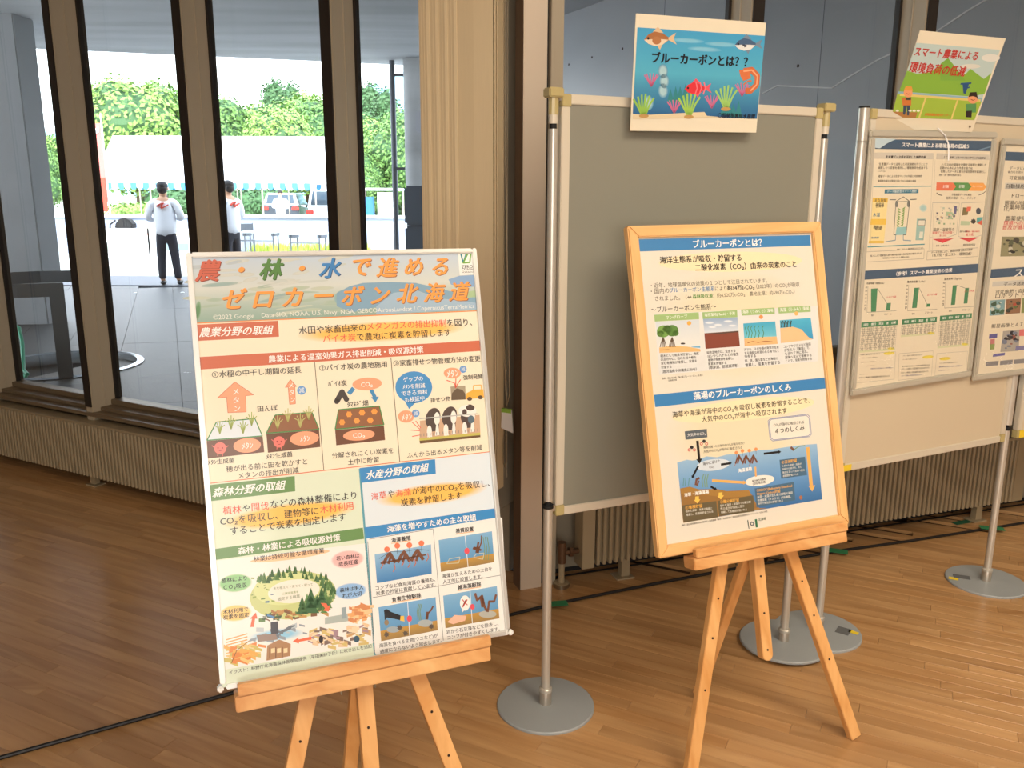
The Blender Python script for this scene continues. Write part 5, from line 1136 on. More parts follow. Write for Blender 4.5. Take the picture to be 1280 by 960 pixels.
for c in ((520, 370), (460, 420), (525, 330), (520, 290)): p.ell(c, 20, 30, (170, 206, 214), 1.7, edge=(84, 150, 186))
for x, y in ((560, 400), (780, 450), (600, 390), (820, 460)): p.poly([(x - 25, y + 20), (x - 10, y - 40), (x, y), (x + 12, y - 50), (x + 26, y + 20)], (50, 134, 140), 1.8)
def weed(x, y, s_, c):
    for dx in (-1, -.6, -.25, .1, .45, .85): p.line([(x + dx * 8, y), (x + dx * s_ * .3, y - s_ * .45), (x + dx * s_ * .48 + 4, y - s_ * (.95 - .25 * abs(dx)))], 8, c, 2.6)
weed(440, 470, 95, (150, 196, 84)); weed(627, 470, 100, (160, 204, 90)); weed(780, 440, 100, (160, 206, 110))
for x, y in ((625, 478), (440, 474), (778, 446)): p.ell((x, y), 20, 8, (190, 150, 90), 2.8)
def coral(x, y, s_, c=(206, 110, 150)):
    for a in (-70, -40, -10, 20, 50, 80): p.line([(x, y + s_ * .5), (x + s_ * .3 * math.sin(R(a)), y), (x + s_ * .55 * math.sin(R(a)), y - s_ * .5 * math.cos(R(a * .6)))], 5, c, 2.4)
for x, y in ((472, 325), (565, 435), (720, 415), (845, 365)): coral(x, y, 55)
def fish(cx, cy, s_, body, fin_, belly=None, flip=1, tilt=0.0, layer=3):
    f = lambda x, y: (cx + flip * (x * math.cos(tilt) - y * math.sin(tilt)) * s_, cy + (x * math.sin(tilt) + y * math.cos(tilt)) * s_)
    p.poly([f(.45, 0), (f(.95, -.32)), f(.82, 0), f(.98, .3)], fin_, layer)
    p.poly([f(-.25, -.36), f(0, -.62), f(.3, -.3)], fin_, layer); p.poly([f(-.05, .34), f(.1, .58), f(.25, .28)], fin_, layer)
    o = [f(-.72, .05), f(-.5, -.22), f(-.15, -.38), f(.25, -.28), f(.55, -.08), f(.55, .08), f(.25, .3), f(-.15, .38), f(-.5, .26)]
    p.poly(o, body, layer + .2)
    if belly: p.poly([f(-.72, .05), f(-.3, .02), f(.2, .02), f(.55, .05), f(.25, .3), f(-.15, .38), f(-.5, .26)], belly, layer + .3)
    p.ell(f(-.5, -.02), .06 * s_, .07 * s_, (30, 26, 30), layer + .5)
fish(500, 158, 78, (170, 110, 66), (222, 190, 150), (232, 212, 184)); p.ell((495, 165), 18, 16, (180, 120, 74), 3.8)
fish(862, 180, 68, (70, 96, 130), (120, 140, 160), (226, 228, 226)); p.line([(845, 182), (862, 186), (852, 190)], 5, (60, 66, 80), 3.9)
fish(655, 360, 66, (222, 52, 62), (230, 90, 104), None)
for x in (655, 672, 688): p.line([(x, 335), (x + 5, 360), (x - 4, 385)], 5, (244, 120, 130), 3.6)
p.line([(850, 290), (885, 285), (908, 310), (905, 345), (880, 370), (858, 372)], 24, (206, 110, 66), 3); p.line([(850, 290), (885, 285), (908, 310), (905, 345), (880, 370)], 6, (240, 170, 130), 3.4); p.poly([(832, 285), (870, 280), (882, 318), (850, 330), (838, 310)], (214, 118, 70), 3.3); p.line([(850, 345), (870, 330), (884, 330)], 6, (214, 118, 70), 3.3)
p.text('ブルーカーボンとは？？', (474, 234), (868, 252), (20, 22, 30), 0.06, grp='title_lettering')
p.text('〇留萌振興局水産課', (745, 472), (900, 478), (16, 20, 30), 0.03, grp='small_lettering')
p.build(s1, M_ink_gloss)

x_, n_, z_ = ortho((.9372, .3488, -.0022), (-.3328, .8961, .2937))
k2 = 0.963; wt, ht = 0.36 * k2, 0.30 * k2
MS2 = frame(x_, n_, z_, Vector((0, 0, 1.5)) + (Vector((1.415, 2.9098, 1.8568)) - Vector((0, 0, 1.5))) * k2)
s2 = sign(MS2, wt, ht, 'green farmland title sign with red lettering leaning back on the cream board')
p = Print(MS2, [(1151, 38), (1257, 48), (1216, 165), (1111, 161)], wt, ht, 0.0)
p.use(1030, 0, 4.8)
p.poly([(558, 255), (1055, 298), (905, 718), (400, 702)], (186, 206, 204), 1)
p.poly([(500, 420), (560, 440), (640, 430), (720, 375), (760, 400), (820, 470), (880, 410), (920, 440), (960, 470), (1005, 435), (965, 560), (880, 575), (450, 545)], (134, 180, 66), 1.4)
p.poly([(700, 380), (745, 345), (790, 400), (850, 480), (700, 480)], (124, 174, 70), 1.45); p.ell((1000, 345), 55, 22, (222, 222, 214), 1.3); p.ell((880, 395), 60, 14, (214, 214, 204), 1.3)
p.poly([(445, 545), (955, 585), (948, 605), (440, 560)], (140, 180, 200), 1.8)
p.poly([(440, 560), (948, 605), (905, 718), (400, 702)], (160, 190, 70), 1.7); p.poly([(410, 668), (560, 672), (550, 705), (400, 702)], (176, 124, 70), 1.9)
for L in ([(615, 572), (570, 706)], [(805, 592), (765, 715)], [(455, 565), (940, 600)]): p.line(L, 12, (224, 204, 120), 2)
p.text('スマート農業による', (545, 305), (925, 335), (190, 52, 44), 0.04, grp='title_lettering'); p.text('環境負荷の低減', (515, 398), (850, 428), (190, 52, 44), 0.04, grp='title_lettering.001')
p.text('留萌農業改良普及センター', (605, 684), (758, 690), (230, 120, 50), 0.03, grp='small_lettering')
def farmer(x, y, s_, hat):
    if hat: p.poly([(x - 20 * s_, y + 45 * s_), (x + 22 * s_, y + 45 * s_), (x + 12 * s_, y + 115 * s_), (x + 2 * s_, y + 115 * s_), (x, y + 60 * s_), (x - 12 * s_, y + 112 * s_), (x - 24 * s_, y + 110 * s_)], (56, 74, 96), 3)
    p.poly([(x - 30 * s_, y + 8 * s_), (x + 28 * s_, y + 5 * s_), (x + 26 * s_, y + 55 * s_), (x - 26 * s_, y + 55 * s_)], (206, 120, 60) if hat else (90, 150, 90), 3.1)
    p.ell((x + 8 * s_, y - 22 * s_), 27 * s_, 28 * s_, (232, 160, 116), 3.3)
    if hat: p.poly([(x - 18 * s_, y - 36 * s_), (x - 5 * s_, y - 62 * s_), (x + 30 * s_, y - 60 * s_), (x + 38 * s_, y - 34 * s_)], (226, 160, 70), 3.5); p.poly([(x - 6 * s_, y + 8 * s_), (x + 28 * s_, y + 6 * s_), (x + 24 * s_, y + 22 * s_), (x - 8 * s_, y + 22 * s_)], (60, 74, 60), 3.6)
    else: p.poly([(x - 16 * s_, y - 30 * s_), (x - 6 * s_, y - 56 * s_), (x + 28 * s_, y - 58 * s_), (x + 40 * s_, y - 10 * s_), (x + 28 * s_, y - 30 * s_), (x + 8 * s_, y - 36 * s_)], (46, 34, 30), 3.5); p.poly([(x - 28 * s_, y + 46 * s_), (x + 4 * s_, y + 44 * s_), (x + 2 * s_, y + 82 * s_), (x - 30 * s_, y + 80 * s_)], (46, 36, 40), 3.6)
    p.line([(x - 2 * s_, y - 18 * s_), (x + 10 * s_, y - 12 * s_), (x + 20 * s_, y - 18 * s_)], 3 * s_, (150, 70, 50), 3.8)
farmer(496, 575, 1.0, True); farmer(885, 612, 1.1, False)
p.line([(820, 500), (885, 495)], 9, (40, 80, 130), 3); p.poly([(832, 500), (872, 498), (850, 560), (838, 556)], (40, 80, 130), 3.1); p.line([(835, 530), (875, 520)], 8, (40, 80, 130), 3)
for x in (438, 515, 540, 565): p.ell((x, 662), 10, 7, (236, 232, 214), 3)
for c in ((420, 736), (878, 758)): p.ell(c, 6, 8, (110, 90, 66), 3)
p.build(s2, M_ink)
# white cord hanging from the farmland sign over the poster
w_ = lambda s, y, z: tuple(MBD2 @ Vector((s, y, z)))
tag(MB().tube([w_(0.30, -0.03, 1.712), w_(0.335, -0.032, 1.690), w_(0.352, -0.034, 1.665), w_(0.358, -0.034, 1.640), w_(0.362, -0.034, 1.612)], 0.0022, 6).build('cord', M_tent, smooth=True, origin=w_(0.35, -0.03, 1.66)), 'short white cord hanging from the farmland sign over the poster title bar', 'cord')
# ------------------------------------------------------------------ outside: ground, canopy, concrete
structure(MB().box(-260, 200, 4, 420, -0.24, -0.12).build('ground', mat('pale ground', (178, 180, 168), 0.9)))
e1 = Vector((.968, .25, 0)).normalized(); e2 = Vector((-.372, .928, 0)).normalized()
pv = structure(MB().prismz([(-30, 15.75), (-30, 3.4), (-4.9, 5.95), (0.03, 3.26), (6.1, 5.4), (30, 8), (30, 15.75)], -0.16, -0.105).build('pavement', M_pave))
# stone slabs 0.5 x 2.8 m, each one a piece; a round hole is left for the well
O_ = Vector((-5.013, 12.465, 0)); sub = Vector((-4.765, 11.21, 0))
WC = Vector((-4.02, 7.42, 0)); WR = 0.66
slab_n = 0
def clip_outside(poly, c, r): 
    return [p for p in poly]
for i in range(-13, 24):
    for j in range(-4, 3):
        a = sub + e2 * 0 + e1 * (0.52 * i + 0.26) + e2 * (2.8 * j)
        q = [a, a + e1 * 0.516, a + e1 * 0.516 + e2 * 2.795, a + e2 * 2.795]
        cc = (q[0] + q[2]) / 2
        if cc.y > 15 or min((FL.inverted() @ v).y for v in q) < 0.24 and max((FL.inverted() @ v).y for v in q) < 0.3: continue
        # keep to the outer side of both window walls and below the kerb line
        bm_ = MB(); 
        def clipf(P, f):
            out = []
            for k in range(len(P)):
                A, B = P[k], P[(k + 1) % len(P)]; fa, fb = f(A), f(B)
                if fa >= 0: out.append(A)
                if (fa >= 0) != (fb >= 0): out.append(A + (B - A) * (fa / (fa - fb)))
            return out
        kerb = lambda v: 14.06 - (v.y - 0.0 * v.x)
        P_ = clipf(clipf(clipf(q, kerb), lambda v: (FL.inverted() @ v).y - 0.24), lambda v: (FR.inverted() @ v).y - 0.24)
        if len(P_) < 3: continue
        P_ = clipf(P_, lambda v: 3.2 - v.x)
        if len(P_) < 3: continue
        near = any((v - WC).length < WR + 3 for v in P_)
        hits = min(((P_[0] * (1 - t) + P_[2] * t) - WC).length for t in [k / 12 for k in range(13)]) < WR + 0.6
        o = MB().prismz([(v.x, v.y) for v in P_], -0.11, 0.0 - 0.002 * rg.random()).build('paving_slab', M_pave, pv)
        if hits:
            cut = MB().cyl((WC.x, WC.y, -0.2), (WC.x, WC.y, 0.2), WR, n=48).build('cutter', M_pave)
            md = o.modifiers.new('b', 'BOOLEAN'); md.object = cut; md.operation = 'DIFFERENCE'; md.solver = 'EXACT'
            bpy.context.view_layer.update()
            me = bpy.data.meshes.new_from_object(o.evaluated_get(bpy.context.evaluated_depsgraph_get()))
            o.modifiers.clear(); o.data = me; bpy.data.objects.remove(cut)
        slab_n += 1
structure(MB().prismz([(-25, 14.06), (12, 14.06), (12, 15.7), (-25, 15.7)], -0.12, 0.012).build('kerb', M_band))
structure(MB().prismz([(-60, 15.7), (60, 15.7), (60, 60), (-60, 60)], -0.12, -0.01).build('plaza', M_plaza))
for k, (x, y) in enumerate(((-6.15, 12.95), (-5.78, 13.0), (-5.1, 13.1), (-4.76, 13.12), (-4.42, 13.15), (-4.1, 13.2), (-3.6, 13.25), (-3.1, 13.3))):
    tag(MB().lathe([(0.03, 0), (0.03, 0.008), (0.02, 0.012)], (x, y, -0.001), 12).build('ground_stud', M_tent, origin=(x, y, 0)), 'small white stud in the pavement row before the standing man', 'stud', 'white studs across the pavement')

# round well with a bright rim, a lid covering half of it
well = thing('round_well', 'round well opening with a bright steel rim outside the left windows', 'well', Matrix.Translation(WC))
MB().lathe([(WR, -0.015), (WR + 0.02, 0.008), (WR - 0.02, 0.018), (WR - 0.04, 0.008), (WR - 0.045, -0.10)], WC, 64, cap=False).build('rim', M_rim, well, smooth=True).data.materials[0] = M_rim
b = MB(); n = 64
A = [b.v((WC.x + (WR - 0.03) * math.cos(2 * PI * i / n), WC.y + (WR - 0.03) * math.sin(2 * PI * i / n), -0.098)) for i in range(n)]; b.b.faces.new(A); b.build('pit', M_blackhole, well)
hf = MB(); pts = [(WC.x + (WR - 0.06) * math.cos(a), WC.y + (WR - 0.06) * math.sin(a)) for a in [R(v) for v in range(-110, 71, 6)]]; hf.prismz(pts, -0.08, -0.05); hf.build('lid', M_grate, well)

# curved flat-bar railing standing by the well
rl = thing('curved_railing', 'dark flat-bar railing curving around the far side of the well', 'railing', Matrix.Translation((-3.70, 6.87, 0)))
def flatbar(pts, z0, z1, t=0.012):
    b = MB(); V = []
    for i, p in enumerate(pts):
        a = Vector(pts[max(i - 1, 0)]); c = Vector(pts[min(i + 1, len(pts) - 1)]); d = (c - a).normalized(); nn = Vector((-d.y, d.x)) * t / 2; p = Vector(p)
        V.append([b.v((*(p + nn), z0)), b.v((*(p - nn), z0)), b.v((*(p - nn), z1)), b.v((*(p + nn), z1))])
    for A, B in zip(V, V[1:]):
        for k in range(4): b.b.faces.new((A[k], A[(k + 1) % 4], B[(k + 1) % 4], B[k]))
    b.b.faces.new(V[0][::-1]); b.b.faces.new(V[-1]); return b
arc = [(-3.69, 6.86), (-3.95, 6.76), (-4.25, 6.72), (-4.55, 6.80), (-4.78, 7.0), (-4.86, 7.25), (-4.80, 7.55), (-4.62, 7.78), (-4.40, 7.93), (-4.15, 8.02), (-3.95, 8.05)]
flatbar(arc, 0.68, 0.79).build('top_bar', M_steel, rl)
MB().bar((-3.69, 6.86, 0), (-3.69, 6.86, 0.79), 0.11, 0.014, side=(1, 0.45, 0)).build('post', M_steel, rl, bevel=0.002)
MB().bar((-3.95, 8.05, 0), (-3.95, 8.05, 0.79), 0.11, 0.014, side=(1, 0.2, 0)).build('post', M_steel, rl, bevel=0.002)
MB().bar((-4.78, 7.02, 0), (-4.78, 7.02, 0.69), 0.07, 0.012, side=(0.5, -1, 0)).build('post', M_steel, rl, bevel=0.002)
hz = [(-4.42, 7.36, 0.34), (-4.36, 7.35, 0.37), (-4.30, 7.32, 0.35), (-4.23, 7.22, 0.24), (-4.17, 7.10, 0.12), (-4.12, 7.0, 0.04), (-4.05, 6.93, 0.02)]
tag(MB().tube(hz, 0.016, 8).build('hose', M_hose, smooth=True, origin=(-4.4, 7.3, 0)), 'green hose hanging over the rim of the well at the left edge', 'hose')
tag(MB().tube([(-4.40, 7.06, 0.16), (-4.28, 7.02, 0.10), (-4.18, 6.96, 0.03), (-4.02, 6.86, 0.016)], 0.014, 8).build('hose', M_hose, smooth=True, origin=(-4.3, 6.85, 0)), 'short green hose end lying across the near rim of the well', 'hose')

# canopy, pillar, concrete wall
structure(MB().prismz([(-25, 6.6), (-25, 6.95), (-6.452, 12.174), (-1.236, 13.665), (9, 16.6), (9, 5.4), (0.03, 3.45), (-4.9, 6.15), (-9, 5.0)], 3.4, 3.8).build('canopy', M_conc))
structure(MB().box(-26, 12, -4.5, 7.2, 3.82, 4.0).build('roof', M_conc))
structure(MB().prismz([(-5.43, 9.84), (-5.40, 10.20), (-6.9, 10.05), (-6.93, 9.69)], -0.02, 3.4).build('pillar', M_pillar, bevel=0.01))
cw0 = Vector((0.503, 9.939, 0)); cwd = Vector((.457, -.889, 0)).normalized(); cwn = Vector((cwd.y, -cwd.x, 0)) * -1
CW = frame(cwd, Vector((-cwd.y, cwd.x, 0)), (0, 0, 1), cw0)    # y into the wall, away from us
cw = structure(MB(CW).box(-0.4, 5.9, 0.0, 0.3, -0.1, 3.4).build('wall_concrete', M_conc2))
for s, z in ((1.246, 2.898), (0.691, 2.891), (0.225, 2.878), (3.588, 2.451), (3.276, 2.097), (2.4, 1.6), (4.3, 2.0), (5.0, 2.95)):
    MB(CW).cyl((s, 0.002, z), (s, -0.003, z), 0.012, n=10).build('tie_hole', M_hole, cw)
ln = [(3.228, 2.287), (3.389, 2.331), (3.935, 2.257), (4.073, 2.313), (4.315, 2.399), (4.60, 2.47), (4.778, 2.525), (4.95, 2.60), (5.5, 2.80)]
for a, b_ in zip(ln, ln[1:]): MB(CW).bar((a[0], -0.002, a[1]), (b_[0], -0.002, b_[1]), 0.006, 0.010, side=(0, 1, 0)).build('pale_strip', M_tent, cw)  # thin pale bars following a bent line across the wall
for s in (1.9, 3.8): MB(CW).box(s, s + 0.006, -0.001, 0.002, 0, 3.4).build('form_joint', M_steel, cw)
cr = thing('crate', 'small brown packing crate with a red mark outside, seen between poster and board', 'crate', Matrix.Translation((2.75, 6.2, -0.002)))
MB().bar((2.72, 6.65, 0.12), (3.05, 6.10, 0.12), 0.3, 0.24, side=(1, .4, 0)).build('box', mat('brown board', (150, 118, 70), 0.8), cr)
MB().bar((2.62, 6.61, 0.17), (2.70, 6.48, 0.17), 0.03, 0.06, side=(1, .4, 0)).build('red_mark', M_red, cr)

# round column with pipe, wall lamp, cabinets
rc = structure(MB().cyl((-1.42, 13.0, 0), (-1.42, 13.0, 3.4), 0.175, n=36).build('round_column', M_conc, smooth=True))
lb = thing('column_lamp', 'small pale box lamp on the grey round column', 'lamp', Matrix.Translation((-1.33, 12.78, 2.5)))
MB().box(-1.40, -1.27, 12.72, 12.84, 2.37, 2.66).build('housing', mat('pale grey housing', (186, 190, 200), 0.5), lb, bevel=0.02)
dp = thing('downpipe', 'thin grey pipe beside the round column, clamped to it', 'pipe', Matrix.Translation((-1.77, 13.1, 0)))
MB().cyl((-1.77, 13.1, 0), (-1.77, 13.1, 3.4), 0.042, n=14).build('pipe', M_steel, dp, smooth=True)
for z in (3.2, 1.87): MB().box(-1.77, -1.60, 13.07, 13.11, z - 0.02, z + 0.02).build('bracket', M_steel, dp)
gc = thing('cabinet', 'slate grey cabinet in two tiers in front of the round column', 'cabinet', Matrix.Translation((-1.08, 11.2, 0)))
for z0, z1 in ((0, 0.42), (0.43, 1.10), (1.11, 1.60)): MB().box(-1.37, -0.80, 10.95, 11.5, z0, z1).build('tier', mat('slate cover', (92, 106, 122), 0.6), gc, bevel=0.03)

# ------------------------------------------------------------------ people
def skinned(name, joints, edges, m, parent, sub=1, roots=(0,)):
    me = bpy.data.meshes.new(name); base = MW[ROOT[parent]].inverted()
    me.from_pydata([j[0] for j in joints], edges, [])
    o = bpy.data.objects.new(name + '_tmp', me); COL.objects.link(o)
    md = o.modifiers.new('s', 'SKIN'); md.use_smooth_shade = True
    sv = me.skin_vertices[0].data
    for i, j in enumerate(joints):
        r = j[1]; sv[i].radius = (r, r) if not isinstance(r, tuple) else r; sv[i].use_root = i in roots
    if sub: ss = o.modifiers.new('u', 'SUBSURF'); ss.levels = sub; ss.render_levels = sub
    bpy.context.view_layer.update()
    m2 = bpy.data.meshes.new_from_object(o.evaluated_get(bpy.context.evaluated_depsgraph_get()))
    bpy.data.objects.remove(o); m2.name = name
    m2.materials.clear(); m2.materials.append(m)
    for p_ in m2.polygons: p_.use_smooth = True
    ob = bpy.data.objects.new(name, m2); COL.objects.link(ob); ob.parent = parent; ROOT[ob] = ROOT[parent]
    return ob
def person(M, label, scale=1.0, hat=False, head_turn=0, logo=True):
    """local: z up, facing +y; arms folded in front of the chest"""
    t = thing('person', label, 'person', M)
    J = [((0, 0, .93), (.13, .10)), ((0, 0, 1.10), (.12, .095)), ((0, -.01, 1.28), (.15, .105)), ((0, -.015, 1.42), (.12, .08)), ((0, .0, 1.49), (.055, .055)), ((0, .015, 1.56), (.07, .08)), ((0, .02, 1.64), (.078, .095)), ((0, .01, 1.71), (.055, .065)),
         ((-.09, 0, .87), .095), ((-.10, .01, .50), .06), ((-.105, -.02, .28), .055), ((-.11, -.02, .08), .04), ((-.12, .12, .035), .035),
         ((.09, 0, .87), .095), ((.11, .01, .50), .06), ((.13, -.02, .28), .055), ((.15, -.02, .08), .04), ((.17, .12, .035), .035),
         ((-.19, -.01, 1.40), .06), ((-.27, -.03, 1.13), .045), ((-.16, .17, 1.12), .036), ((.02, .22, 1.17), .028), ((.09, .23, 1.18), .022),
         ((.19, -.01, 1.40), .06), ((.27, -.03, 1.13), .045), ((.16, .17, 1.16), .036), ((-.02, .20, 1.21), .028), ((-.09, .21, 1.22), .022)]
    E = [(0, 1), (1, 2), (2, 3), (3, 4), (4, 5), (5, 6), (6, 7), (0, 8), (8, 9), (9, 10), (10, 11), (11, 12), (0, 13), (13, 14), (14, 15), (15, 16), (16, 17), (3, 18), (18, 19), (19, 20), (20, 21), (21, 22), (3, 23), (23, 24), (24, 25), (25, 26), (26, 27)]
    for s, w in ((1, 22), (-1, 27)):
        wx, wy, wz = J[w][0]; sx = 1 if s == 1 else -1
        for k, dz in enumerate((-.028, -.010, .008, .026)):
            a = len(J); J.append(((wx + sx * .035, wy + .005, wz + dz), .009)); J.append(((wx + sx * (.065 + .006 * (1 - abs(k - 1.5))), wy - .01, wz + dz * 1.1), .0075)); E += [(w, a), (a, a + 1)]
        a = len(J); J.append(((wx + sx * .01, wy + .02, wz + .035), .010)); J.append(((wx + sx * .035, wy + .03, wz + .055), .008)); E += [(w, a), (a, a + 1)]
    bodyo = skinned('body', J, E, M_skin, t)
    # head details
    f = MB(MW[t]); f.ball((0, .085, 1.635), (.013, .022, .018), 8, 6); f.ball((-.082, .01, 1.635), (.012, .02, .03), 8, 6); f.ball((.082, .01, 1.635), (.012, .02, .03), 8, 6); f.build('nose_and_ears', M_skin, bodyo, smooth=True)
    f = MB(MW[t])
    for g in (-1, 1): f.ball((g * .03, .098, 1.65), (.011, .006, .006), 8, 6)
    f.box(-.022, .022, .088, .096, 1.588, 1.593); f.build('eyes_and_mouth', M_hair, bodyo)
    h = MB(MW[t]); h.ball((0, -.008, 1.682), (.094, .104, .082), 18, 12); h.ball((0, -.045, 1.63), (.086, .068, .085), 16, 10); h.build('hair', M_hair, t, smooth=True)
    Jt = [((0, 0, .96), (.165, .125)), ((0, 0, .86), (.155, .12)), ((-.09, 0, .80), .10), ((-.105, .01, .50), .082), ((-.11, -.015, .28), .072), ((-.112, -.02, .09), .066), ((.09, 0, .80), .10), ((.115, .01, .50), .082), ((.135, -.015, .28), .072), ((.15, -.02, .09), .066)]
    skinned('trousers', Jt, [(0, 1), (1, 2), (2, 3), (3, 4), (4, 5), (1, 6), (6, 7), (7, 8), (8, 9)], M_trous, t)
    Jj = [((0, 0, .80), (.20, .16)), ((0, 0, .98), (.205, .165)), ((0, 0, 1.14), (.20, .155)), ((0, -.01, 1.30), (.205, .14)), ((0, -.012, 1.42), (.13, .09)), ((0, .0, 1.475), (.07, .068)),
          ((-.195, -.01, 1.395), .082), ((-.28, -.03, 1.13), .068), ((-.17, .17, 1.12), .056), ((-.03, .215, 1.165), .042), ((.195, -.01, 1.395), .082), ((.28, -.03, 1.13), .068), ((.17, .17, 1.16), .056), ((.03, .20, 1.205), .042)]
    jk = skinned('jacket', Jj, [(0, 1), (1, 2), (2, 3), (3, 4), (4, 5), (4, 6), (6, 7), (7, 8), (8, 9), (4, 10), (10, 11), (11, 12), (12, 13)], M_shirt, t)
    if logo:
        for pts in ([(-.105, 1.345), (-.085, 1.365), (-.02, 1.405), (-.012, 1.392), (-.078, 1.348), (-.095, 1.33)], [(-.045, 1.355), (.0, 1.405), (.012, 1.395), (-.028, 1.348)], [(-.03, 1.298), (.075, 1.36), (.068, 1.375), (-.038, 1.312)], [(-.038, 1.312), (-.015, 1.345), (-.028, 1.352), (-.052, 1.318)]):
            lg = MB(MW[t]); lg.prism([(x * 1.1 + .02, z + .0) for x, z in pts], -.158, -.12); lg.build('back_mark', M_red, jk)
    sh = MB(MW[t])
    for x in (-.115, .16): sh.ball((x, .05, .045), (.048, .145, .045), 12, 8)
    sh.build('shoes', M_shoe, t, smooth=True)
    return t
def PM(x, y, z, deg, s=1.0): return Matrix.Translation((x, y, z)) @ Matrix.Rotation(R(deg), 4, 'Z') @ Matrix.Scale(s, 4)
person(PM(-5.70, 14.15, 0.012, 12, 0.955), 'man in white jacket with red back mark and dark trousers, seen from behind')
person(PM(-4.78, 14.6, 0.012, 62, 0.97), 'man in white jacket facing left, half hidden by the second window post')
person(PM(-11.0, 27.5, -0.05, -120, 0.86), 'distant person with dark hair beside the red banner, behind the low wall', logo=False)
person(PM(-8.3, 31, -0.05, 200, 0.95), 'distant person standing at a stall under the white tent', logo=False)

# ------------------------------------------------------------------ plaza furniture
lw = thing('low_wall', 'long low white concrete wall at the edge of the plaza', 'wall', Matrix.Translation((-7, 22, -0.01)))
MB().box(-16, 4, 22, 22.4, -0.01, 0.90).build('wall_body', mat('white painted concrete', (158, 166, 184), 0.8), lw); MB().box(-16, 4, 21.93, 22.47, 0.90, 0.96).build('coping', M_tent, lw)
bk = thing('backpack', 'black backpack sitting on the bench by the low white wall', 'bag', Matrix.Translation((-9.72, 21.6, 0.62)))
bn = thing('bench', 'pale concrete bench in front of the low white wall', 'bench', Matrix.Translation((-8.4, 21.5, -0.01))); MB().box(-10.8, -6.7, 21.2, 21.9, -0.01, 0.615).build('seat', mat('pale concrete', (176, 182, 194), 0.85), bn, bevel=0.01)
b = MB(); b.prism([(-9.90, .62), (-9.50, .62), (-9.44, .72), (-9.56, .86), (-9.68, .90), (-9.80, .86), (-9.92, .72)], 21.45, 21.72); b.build('bag_body', M_dark, bk, bevel=0.03)
MB().tube([(-9.86, 21.44, .84), (-9.98, 21.38, .74), (-10.0, 21.4, .64)], 0.02, 6).build('strap', M_dark, bk)
for x0, x1, cols, lab in ((-9.2, -8.0, ((206, 150, 130), (150, 160, 150)), 'white notice board with pale pictures, left of the standing man'), (-7.9, -6.1, ((240, 214, 120), (120, 140, 150), (80, 170, 110)), 'white notice board with a yellow line and a picture, behind the standing man')):
    t = thing('notice_board', lab, 'board', Matrix.Translation(((x0 + x1) / 2, 19, -0.01)))
    MB().box(x0, x1, 19.0, 19.04, 0.12, 0.74).build('sheet', M_tent, t)
    for x in (x0 + .05, x1 - .05): MB().box(x - .02, x + .02, 19.0, 19.05, -0.01, 0.76).build('leg', M_alu, t)
    w = x1 - x0
    MB().box(x0 + .1 * w, x0 + .4 * w, 18.99, 19.0, 0.25, 0.42).build('picture', mat('picture', cols[1], 0.7), t); MB().box(x0 + .1 * w, x0 + .95 * w, 18.99, 19.0, 0.60, 0.63).build('picture', mat('picture', cols[0], 0.7), t)
    if len(cols) > 2: MB().box(x0 + .72 * w, x1, 18.99, 19.0, 0.2, 0.55).build('picture', mat('picture', cols[2], 0.7), t)
fl = thing('banner', 'tall red and white feather banner on a pole left of the tent', 'banner', Matrix.Translation((-11.25, 24, -0.01)))
MB().cyl((-11.17, 24, -0.01), (-11.17, 24, 3.6), 0.02, n=8).build('pole', M_tent, fl)
MB().prism([(-11.80, 3.35), (-11.19, 3.35), (-11.19, 1.30), (-11.33, 1.05), (-11.45, 2.1), (-11.70, 2.7)], 23.99, 24.01).build('cloth', mat('faded red cloth', (232, 120, 112), 0.8), fl)
MB().prism([(-11.75, 3.2), (-11.55, 3.05), (-11.25, 3.25), (-11.25, 3.12), (-11.55, 2.9), (-11.75, 3.0)], 23.96, 23.98).build('white_mark', M_tent, fl)
MB().prism([(-11.43, 1.9), (-11.21, 1.9), (-11.21, 1.0), (-11.37, 1.0)], 23.95, 23.985).build('red_edge', M_red, fl)
def fold_table(x, y, w, lab, ang=0):
    M = yaw((x, y, -0.01), ang); t = thing('folding_table', lab, 'table', M)
    MB(M).box(-w / 2, w / 2, -0.25, 0.25, 0.67, 0.70).build('tabletop', mat('pale tabletop', (206, 212, 214), 0.5), t, bevel=0.005)
    for sx in (-1, 1):
        for sy in (-1, 1): MB(M).cyl((sx * (w / 2 - .1), sy * .2, 0), (sx * (w / 2 - .1), sy * .2, .67), 0.014, n=8).build('leg', M_steel, t)
        MB(M).box(sx * (w / 2 - .1) - .04, sx * (w / 2 - .1) + .04, -.2, .2, .60, .67).build('leg_bracket', M_steel, t)
    MB(M).cyl((-w / 2 + .1, -.2, .5), (w / 2 - .1, -.2, .5), 0.01, n=8).build('stretcher', M_steel, t)
fold_table(-5.55, 19.0, 0.82, 'small grey folding table next to the man facing left')
fold_table(-4.33, 18.2, 0.82, 'small grey folding table at the third window post', -6)
fc = thing('folding_chair', 'dark folding chair between the man facing left and the table', 'chair', yaw((-6.25, 20.1, -0.01), 20))
M = MW[fc]; MB(M).box(-.2, .2, -.2, .2, .43, .46).build('seat', M_steel, fc); MB(M).box(-.2, .2, .18, .2, .62, .82).build('backrest', M_steel, fc)
for sx in (-.19, .19): MB(M).cyl((sx, .2, 0), (sx, .19, .84), .012, n=6).cyl((sx, -.2, 0), (sx, -.18, .44), .012, n=6).build('leg', M_steel, fc)

